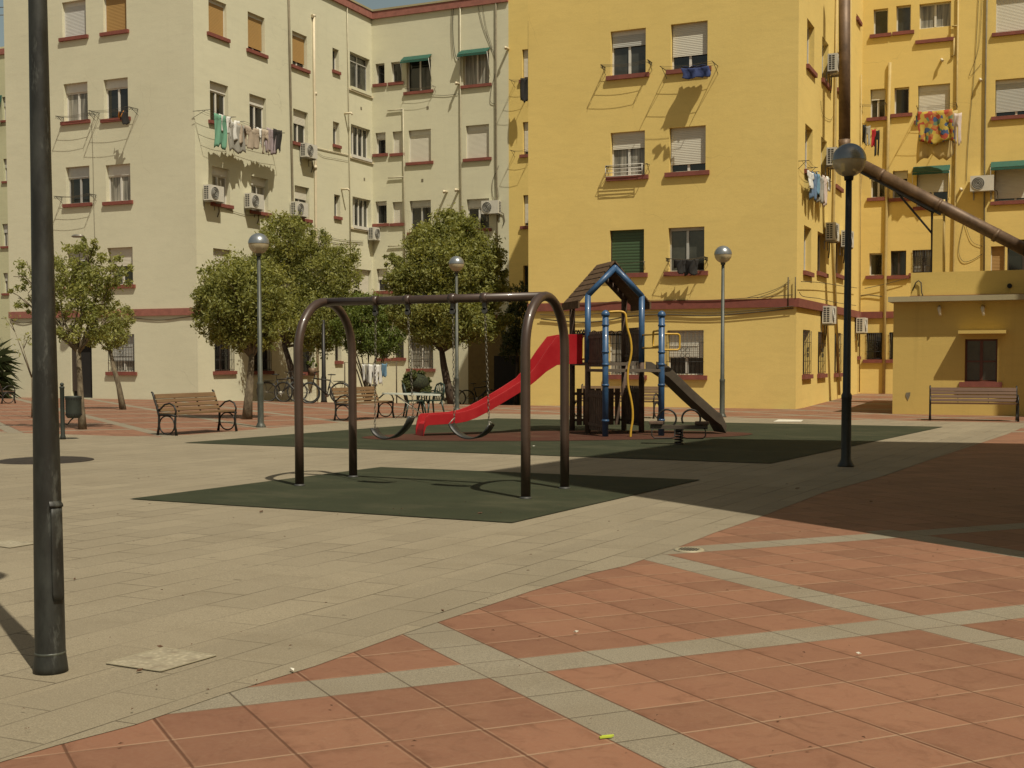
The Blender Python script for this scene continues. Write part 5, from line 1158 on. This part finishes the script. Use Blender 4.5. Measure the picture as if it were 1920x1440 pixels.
# ------------------------------------------------------------------ trees
def leaves(name, parent, mat, blobs, n, size, seed=0, flat=.0):
    """blobs: list of (x,y,z,rx,rz). leaves gather in clumps, clumps fill the blobs unevenly"""
    r = np.random.default_rng(seed); P = []; SH = []
    vol = np.array([b[3]**2*b[4] for b in blobs])**.8; cnt = (n*vol/vol.sum()).astype(int)
    for (x, y, z, rx, rz), k in zip(blobs, cnt):
        nc = max(8, int(k/46)); d = r.normal(size=(nc, 3)); d /= np.linalg.norm(d, axis=1)[:, None]
        rad = r.uniform(.20, 1.0, nc)**.6
        cen = np.stack([x+d[:,0]*rx*rad, y+d[:,1]*rx*rad, z+d[:,2]*rz*rad], 1); cr = r.uniform(.10, .24, nc)*rx
        sh = r.uniform(0, 1, nc)
        idx = r.integers(0, nc, k); q = r.normal(size=(k, 3))*.62
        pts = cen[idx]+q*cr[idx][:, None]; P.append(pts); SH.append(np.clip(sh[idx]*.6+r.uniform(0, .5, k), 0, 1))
    P = np.concatenate(P); SH = np.concatenate(SH); k = len(P)
    a = r.normal(size=(k, 3)); a /= np.linalg.norm(a, axis=1)[:, None]; b = r.normal(size=(k, 3)); b[:, 2] *= .7; b = np.cross(a, b); b /= np.linalg.norm(b, axis=1)[:, None]
    L = size*r.uniform(.6, 1.35, k)[:, None]; Wd = L*r.uniform(.32, .5, k)[:, None]; nn = np.cross(a, b)*L*.18
    V = np.stack([P-a*L, P-b*Wd*.9+nn*0-a*L*.1, P+a*L-nn, P+b*Wd*.9-a*L*.1], 1).reshape(-1, 3)
    o0 = wloc(parent); V = V-np.array(o0)
    me = bpy.data.meshes.new(name); me.vertices.add(4*k); me.vertices.foreach_set('co', V.ravel()); me.loops.add(4*k); me.loops.foreach_set('vertex_index', np.arange(4*k)); me.polygons.add(k); me.polygons.foreach_set('loop_start', np.arange(0, 4*k, 4)); me.polygons.foreach_set('loop_total', np.full(k, 4)); me.update()
    at_ = me.attributes.new('shade', 'FLOAT', 'FACE'); at_.data.foreach_set('value', SH.astype(np.float32)); me.materials.append(mat)
    o = bpy.data.objects.new(name, me); COL.objects.link(o); o.parent = parent; return o
def tree(label, basepx, trunk, blobs, mat, barkm, n, size=.045, r0=.11, seed=1, name='plaza_tree', dd=0, limbs=True, cat='tree', group='trees in front of the buildings', base=None):
    bp = gp(G(*basepx)) if base is None else base; D = depth_of(bp); t = thing(name, label, cat, bp, group)
    k = D/F; rr = random.Random(seed)
    pts = [np.array(bp)-np.array([0,0,.05])]+[FD(x, y, D) for x, y in trunk]; R_ = [r0*1.15]+[r0*(1-.45*i/len(trunk)) for i in range(1, len(trunk)+1)]
    g = MB(); g.tube(pts, R_, 10); tr = obj('trunk', g, M[barkm], t)
    B = []
    for (x, y, rx, ry) in blobs:
        c = FD(x, y, D+rr.uniform(-.35, .35)*rx*k); B.append((c[0], c[1], c[2], rx*k, ry*k))
    if limbs:
        g = MB(); s = pts[-1]
        for (x, y, z, a, b) in B:
            e = np.array([x, y, z]); m_ = (s+e)/2+np.array([rr.uniform(-.1,.1), rr.uniform(-.1,.1), -.05]); g.tube([s-(s-pts[-2])*.15, m_, e], [r0*.42, r0*.28, r0*.1], 6)
            for q in range(3):
                v = np.array([rr.gauss(0,1), rr.gauss(0,1), abs(rr.gauss(0,.8))]); v /= np.linalg.norm(v); f_ = e+v*np.array([a, a, b])*.85; g.tube([m_*.4+e*.6, (e+f_)/2, f_], [r0*.2, r0*.12, .008], 5)
        obj('limb', g, M[barkm], t)
    if mat: leaves('crown', t, M[mat], B, n, size, seed)
    return t
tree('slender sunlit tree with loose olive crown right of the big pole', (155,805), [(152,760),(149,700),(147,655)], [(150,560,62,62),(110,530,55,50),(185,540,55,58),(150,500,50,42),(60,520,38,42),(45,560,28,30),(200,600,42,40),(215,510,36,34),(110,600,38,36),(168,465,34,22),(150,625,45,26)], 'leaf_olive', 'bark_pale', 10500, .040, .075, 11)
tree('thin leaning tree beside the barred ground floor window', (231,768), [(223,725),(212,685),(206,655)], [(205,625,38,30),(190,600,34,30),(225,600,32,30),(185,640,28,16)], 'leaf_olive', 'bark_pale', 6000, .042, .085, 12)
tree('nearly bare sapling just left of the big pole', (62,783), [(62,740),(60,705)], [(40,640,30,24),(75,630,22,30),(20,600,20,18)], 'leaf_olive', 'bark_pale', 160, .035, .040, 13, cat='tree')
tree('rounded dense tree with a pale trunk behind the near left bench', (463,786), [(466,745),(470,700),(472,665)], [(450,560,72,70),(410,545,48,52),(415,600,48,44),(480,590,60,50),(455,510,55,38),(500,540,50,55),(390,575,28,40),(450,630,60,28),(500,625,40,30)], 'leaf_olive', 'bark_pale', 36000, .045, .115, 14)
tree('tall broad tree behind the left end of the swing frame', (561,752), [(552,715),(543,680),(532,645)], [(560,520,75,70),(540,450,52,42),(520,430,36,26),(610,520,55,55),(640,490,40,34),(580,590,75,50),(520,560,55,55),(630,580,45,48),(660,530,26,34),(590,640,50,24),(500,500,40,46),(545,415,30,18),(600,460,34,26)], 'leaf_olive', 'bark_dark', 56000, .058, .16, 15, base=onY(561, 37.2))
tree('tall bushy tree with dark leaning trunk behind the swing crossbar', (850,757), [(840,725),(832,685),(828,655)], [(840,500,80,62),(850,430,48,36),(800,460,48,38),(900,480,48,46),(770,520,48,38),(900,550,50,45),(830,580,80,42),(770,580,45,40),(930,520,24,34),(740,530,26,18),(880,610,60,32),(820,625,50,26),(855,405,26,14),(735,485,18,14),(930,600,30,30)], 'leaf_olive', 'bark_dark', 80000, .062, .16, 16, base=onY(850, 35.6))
t6 = tree('young green tree with many thin pale stems right of the swing post', (692,752), [(693,735)], [(690,610,55,45),(650,620,38,36),(730,620,36,32),(690,570,42,24),(660,580,26,24),(720,585,28,26),(700,650,50,18)], 'leaf_green', 'bark_pale', 26000, .052, .06, 17, limbs=False, base=onY(692, 37.2))
D6 = depth_of(t6.location); g = MB(); rr = random.Random(3)
for k in range(13):
    x = 690+rr.uniform(-6, 6); xe = 690+rr.uniform(-52, 52); ye = rr.uniform(585, 650); g.tube([FD(x, 752, D6), FD(x*.6+xe*.4, 695+rr.uniform(-8, 8), D6+rr.uniform(-.3,.3)), FD(xe, ye, D6+rr.uniform(-.5,.5))], [.035,.022,.010], 5)
obj('stem', g, M['bark_pale'], t6)
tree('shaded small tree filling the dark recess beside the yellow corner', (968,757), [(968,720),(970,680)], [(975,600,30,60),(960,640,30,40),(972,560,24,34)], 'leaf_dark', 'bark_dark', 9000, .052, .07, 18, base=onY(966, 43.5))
# bush: dense clipped ball
q = onY(783, 34.3)
bt_ = [o for o in bpy.data.objects if o.name.startswith('round_bush')][0]; bt_.location = Vector(q); D = depth_of(q); c = FD(783, 718, D); rb = 29*D/F
g = MB(); g.lathe(c, [(max(.001, rb*.72*math.cos(a)), rb*.68*math.sin(a)) for a in [R(-90+15*i) for i in range(13)]], 18); g.tube([np.array(q), c], .04, 6); obj('core', g, M['pebble'], bt_)
r_ = np.random.default_rng(5); blb = []
for k in range(34):
    d = r_.normal(size=3); d /= np.linalg.norm(d); blb.append((c[0]+d[0]*rb*.8, c[1]+d[1]*rb*.8, c[2]+d[2]*rb*.7, rb*.26, rb*.24))
leaves('foliage', bt_, M['leaf_bush'], blb, 22000, .040, 6)
# spiky palm at the left edge
q = gp(G(-10,752)); t = thing('palm', 'dark spiky palm at the left edge beside the cream building', 'palm', q); D = depth_of(q)+3; cc = FD(-16, 675, D); g = MB(); rr = random.Random(9)
for k in range(260):
    a = rr.uniform(0, 2*math.pi); el = rr.uniform(-.6, 1.35); L = rr.uniform(.6, 1.25); d = np.array([math.cos(a)*math.cos(el), math.sin(a)*math.cos(el), math.sin(el)]); s_ = np.cross(d, (0,0,1)); s_ /= max(np.linalg.norm(s_), .01)
    b0 = cc+d*.05+np.array([0,0,rr.uniform(-1.2,.3)]); tip = b0+d*L+np.array([0,0,-.25*L*math.cos(el)]); m_ = b0+d*L*.5; g.add([b0-s_*.02, b0+s_*.02, m_+s_*.03, tip, m_-s_*.03], [(0,1,2,3,4)])
obj('frond', g, M['leaf_dark'], t); g = MB(); g.tube([np.array([cc[0],cc[1],gz(cc[0],cc[1])]), cc], .22, 8); obj('trunk', g, M['bark_dark'], t)
# potted creeper hanging at the ground floor window behind the swing post
s_, z_ = pB.px(576, 690); t = thing('hanging_plant', 'leafy potted plant hanging at the barred window behind the bicycles', 'plant', pB.P(s_, z_, -.3))
g = MB(); g.lathe(pB.P(s_, z_, -.25), [(0,-.32),(.12,-.3),(.17,0),(.15,0),(0,-.02)], 12); obj('pot', g, M['rust'], t)
c = pB.P(s_, z_+.15, -.25); leaves('foliage', t, M['leaf_green'], [(c[0],c[1],c[2],.22,.2),(c[0],c[1]+.1,c[2]+.7,.15,.6)], 700, .04, 8)
s_, z_ = pC.px(785, 166); 

# ------------------------------------------------------------------ covers, litter
def cover_rect(pts, label, mat, frame=True):
    P = [G(*p) for p in pts]; c = sum(P)/4; t = thing('utility_cover', label, 'utility cover', gp(c)); g = MB()
    top = [(p[0], p[1], gz(p[0], p[1])+.006) for p in P]; g.prism([tuple(v) for v in top], (0,0,.003)); obj('plate', g, mat, t)
    if frame:
        g = MB()
        for i in range(4): a_, b_ = np.array(top[i])+[0,0,.0025], np.array(top[(i+1) % 4])+[0,0,.0025]; g.beam(a_, b_, .010, .003)
        obj('rim', g, M['coverrim'], t)
    return t
def cover_mat():
    m, t, b = nodes('cast_cover'); b.inputs['Roughness'].default_value = .6; b.inputs['Metallic'].default_value = .2
    co = coord(t, True); r = N(t, 'TexVoronoi'); r.inputs['Scale'].default_value = 38; t.links.new(co, r.inputs['Vector']); n = noise(t, co, 9, 5, .7)
    a = MIX(t, ramp(t, r.outputs[0], .2, .5), (.42,.37,.26,1), (.32,.28,.195,1)); a = MIX(t, ramp(t, n, .5, .68, 0, .75), a, (.20,.16,.11,1))
    t.links.new(a, b.inputs['Base Color']); bump(t, b, r.outputs[0], .8, .004); return m
M['cover'] = cover_mat(); M['coverrim'] = simple('worn_cover_rim', (.36,.32,.22), .5, .2, var=.1)
M['coverdark'] = simple('dark_iron_cover', (.040,.028,.018), .7, .2, var=.3, nscale=14)
cover_rect([(200,1247),(301,1262),(405,1232),(302,1218)], 'square pale cast utility cover in the near grey slabs', M['cover'])
cover_rect([(1450,791),(1502,791),(1506,788),(1460,787)], 'white slab cover behind the far mat at the right', M['skinwhite'], False)
cover_rect([(-30,1022),(18,1029),(68,1021),(20,1015)], 'pale rectangular cover at the left edge behind the pole', M['cover'])
c = gp(G(84,864)); g = MB(); rr_ = .62; g.lathe((0,0,0), [(0,.014),(rr_-.04,.014),(rr_,.006),(rr_,.0)], 40); o = obj('manhole_cover', g, M['coverdark'], label='large dark round iron cover behind the big pole', cat='manhole cover'); o.location = Vector(c)
c = gp(G(1292,1032)); g = MB(); g.lathe((0,0,0), [(0,.006),(.085,.008),(.10,.010),(.105,.004),(.105,.0)], 30); o = obj('drain_cover', g, M['coverrim'], label='small round pale drain cover on the corner of the red paving', cat='drain cover'); o.location = Vector(c)
g = MB()
for k in range(7): x = -.06+.02*k; w_ = math.sqrt(max(.08**2-x*x, 0))*.8; g.box((x-.004,-w_,.0085),(x+.004,w_,.0115))
sl_ = obj('slot', g, M['void']); sl_.parent = o
c = gp(G(1136,1385)); g = MB(); g.box((-.024,-.006,.004),(.022,.002,.010)); g.box((-.014,0.0,.005),(.030,.007,.011)); o = obj('clothes_peg', g, M['peg'], label='lime yellow clothes peg lying on the red pavers', cat='clothes peg'); o.location = Vector(c); o.rotation_euler[2] = .7
lit = [((262,1263), 'leaf'), ((140,1090),'leaf'),((548,1262),'paper'),((1080,1190),'paper'),((1610,1231),'paper'),((900,965),'leaf'),((490,962),'leaf'),((300,1218),'leaf'),((830,1150),'leaf'),((1633,943),'leaf'),((890,786),'paper'),((1000,838),'paper'),((1495,918),'leaf')]
for k, ((x, y), kd) in enumerate(lit):
    c = gp(G(x, y)); r2 = random.Random(k); g = MB(); s_ = r2.uniform(.007,.012)*(1 if y > 1000 else 2); a = r2.uniform(0, 6)
    pts = [(s_*1.6*math.cos(a+q*2*math.pi/6)*(1 if q % 3 == 0 else .45), s_*1.6*math.sin(a+q*2*math.pi/6)*(1 if q % 3 == 0 else .45), .012+.006*(q % 2)) for q in range(6)]
    g.prism(pts, (0,0,.002)); o = obj('dry_leaf' if kd == 'leaf' else 'paper_scrap', g, M['leaflitter' if kd == 'leaf' else 'skinwhite'], cat='litter', group='dry leaves and scraps on the paving',
        label=('brown dry leaf ' if kd == 'leaf' else 'pale paper scrap ')+['right of the left pole base','on the grey slabs left of the pole','at the edge of the red triangle','on the red pavers below the long corner','on the right hand red pavers','just below the near mat corner','left of the near mat tip','near the square cover','where granite meets red paving','in the big shadow','behind the red slide','on the green mat before the tower','in the big shadow by the mat corner'][k]); o.location = Vector(c)
# leaf litter strewn over the paving
g = MB(); r2 = random.Random(77)
for k in range(170):
    x = r2.uniform(0, 1920); y = 770+650*r2.random()**1.6; p = G(x, y)
    if p[1] > 33 or p[1] < 1: continue
    s_ = r2.uniform(.004,.010)*(1+p[1]*.05); a = r2.uniform(0, 6); z = gz(p[0], p[1])+.020
    g.add([(p[0]+s_*math.cos(a), p[1]+s_*math.sin(a), z), (p[0]+s_*.4*math.cos(a+1.5), p[1]+s_*.4*math.sin(a+1.5), z+.004), (p[0]-s_*math.cos(a), p[1]-s_*math.sin(a), z), (p[0]-s_*.4*math.cos(a+1.5), p[1]-s_*.4*math.sin(a+1.5), z+.004)], [(0,1,2,3)])
obj('leaf_litter', g, M['leaflitter'], kind='stuff', label='tiny dry leaf fragments scattered over the paving', cat='leaf litter')
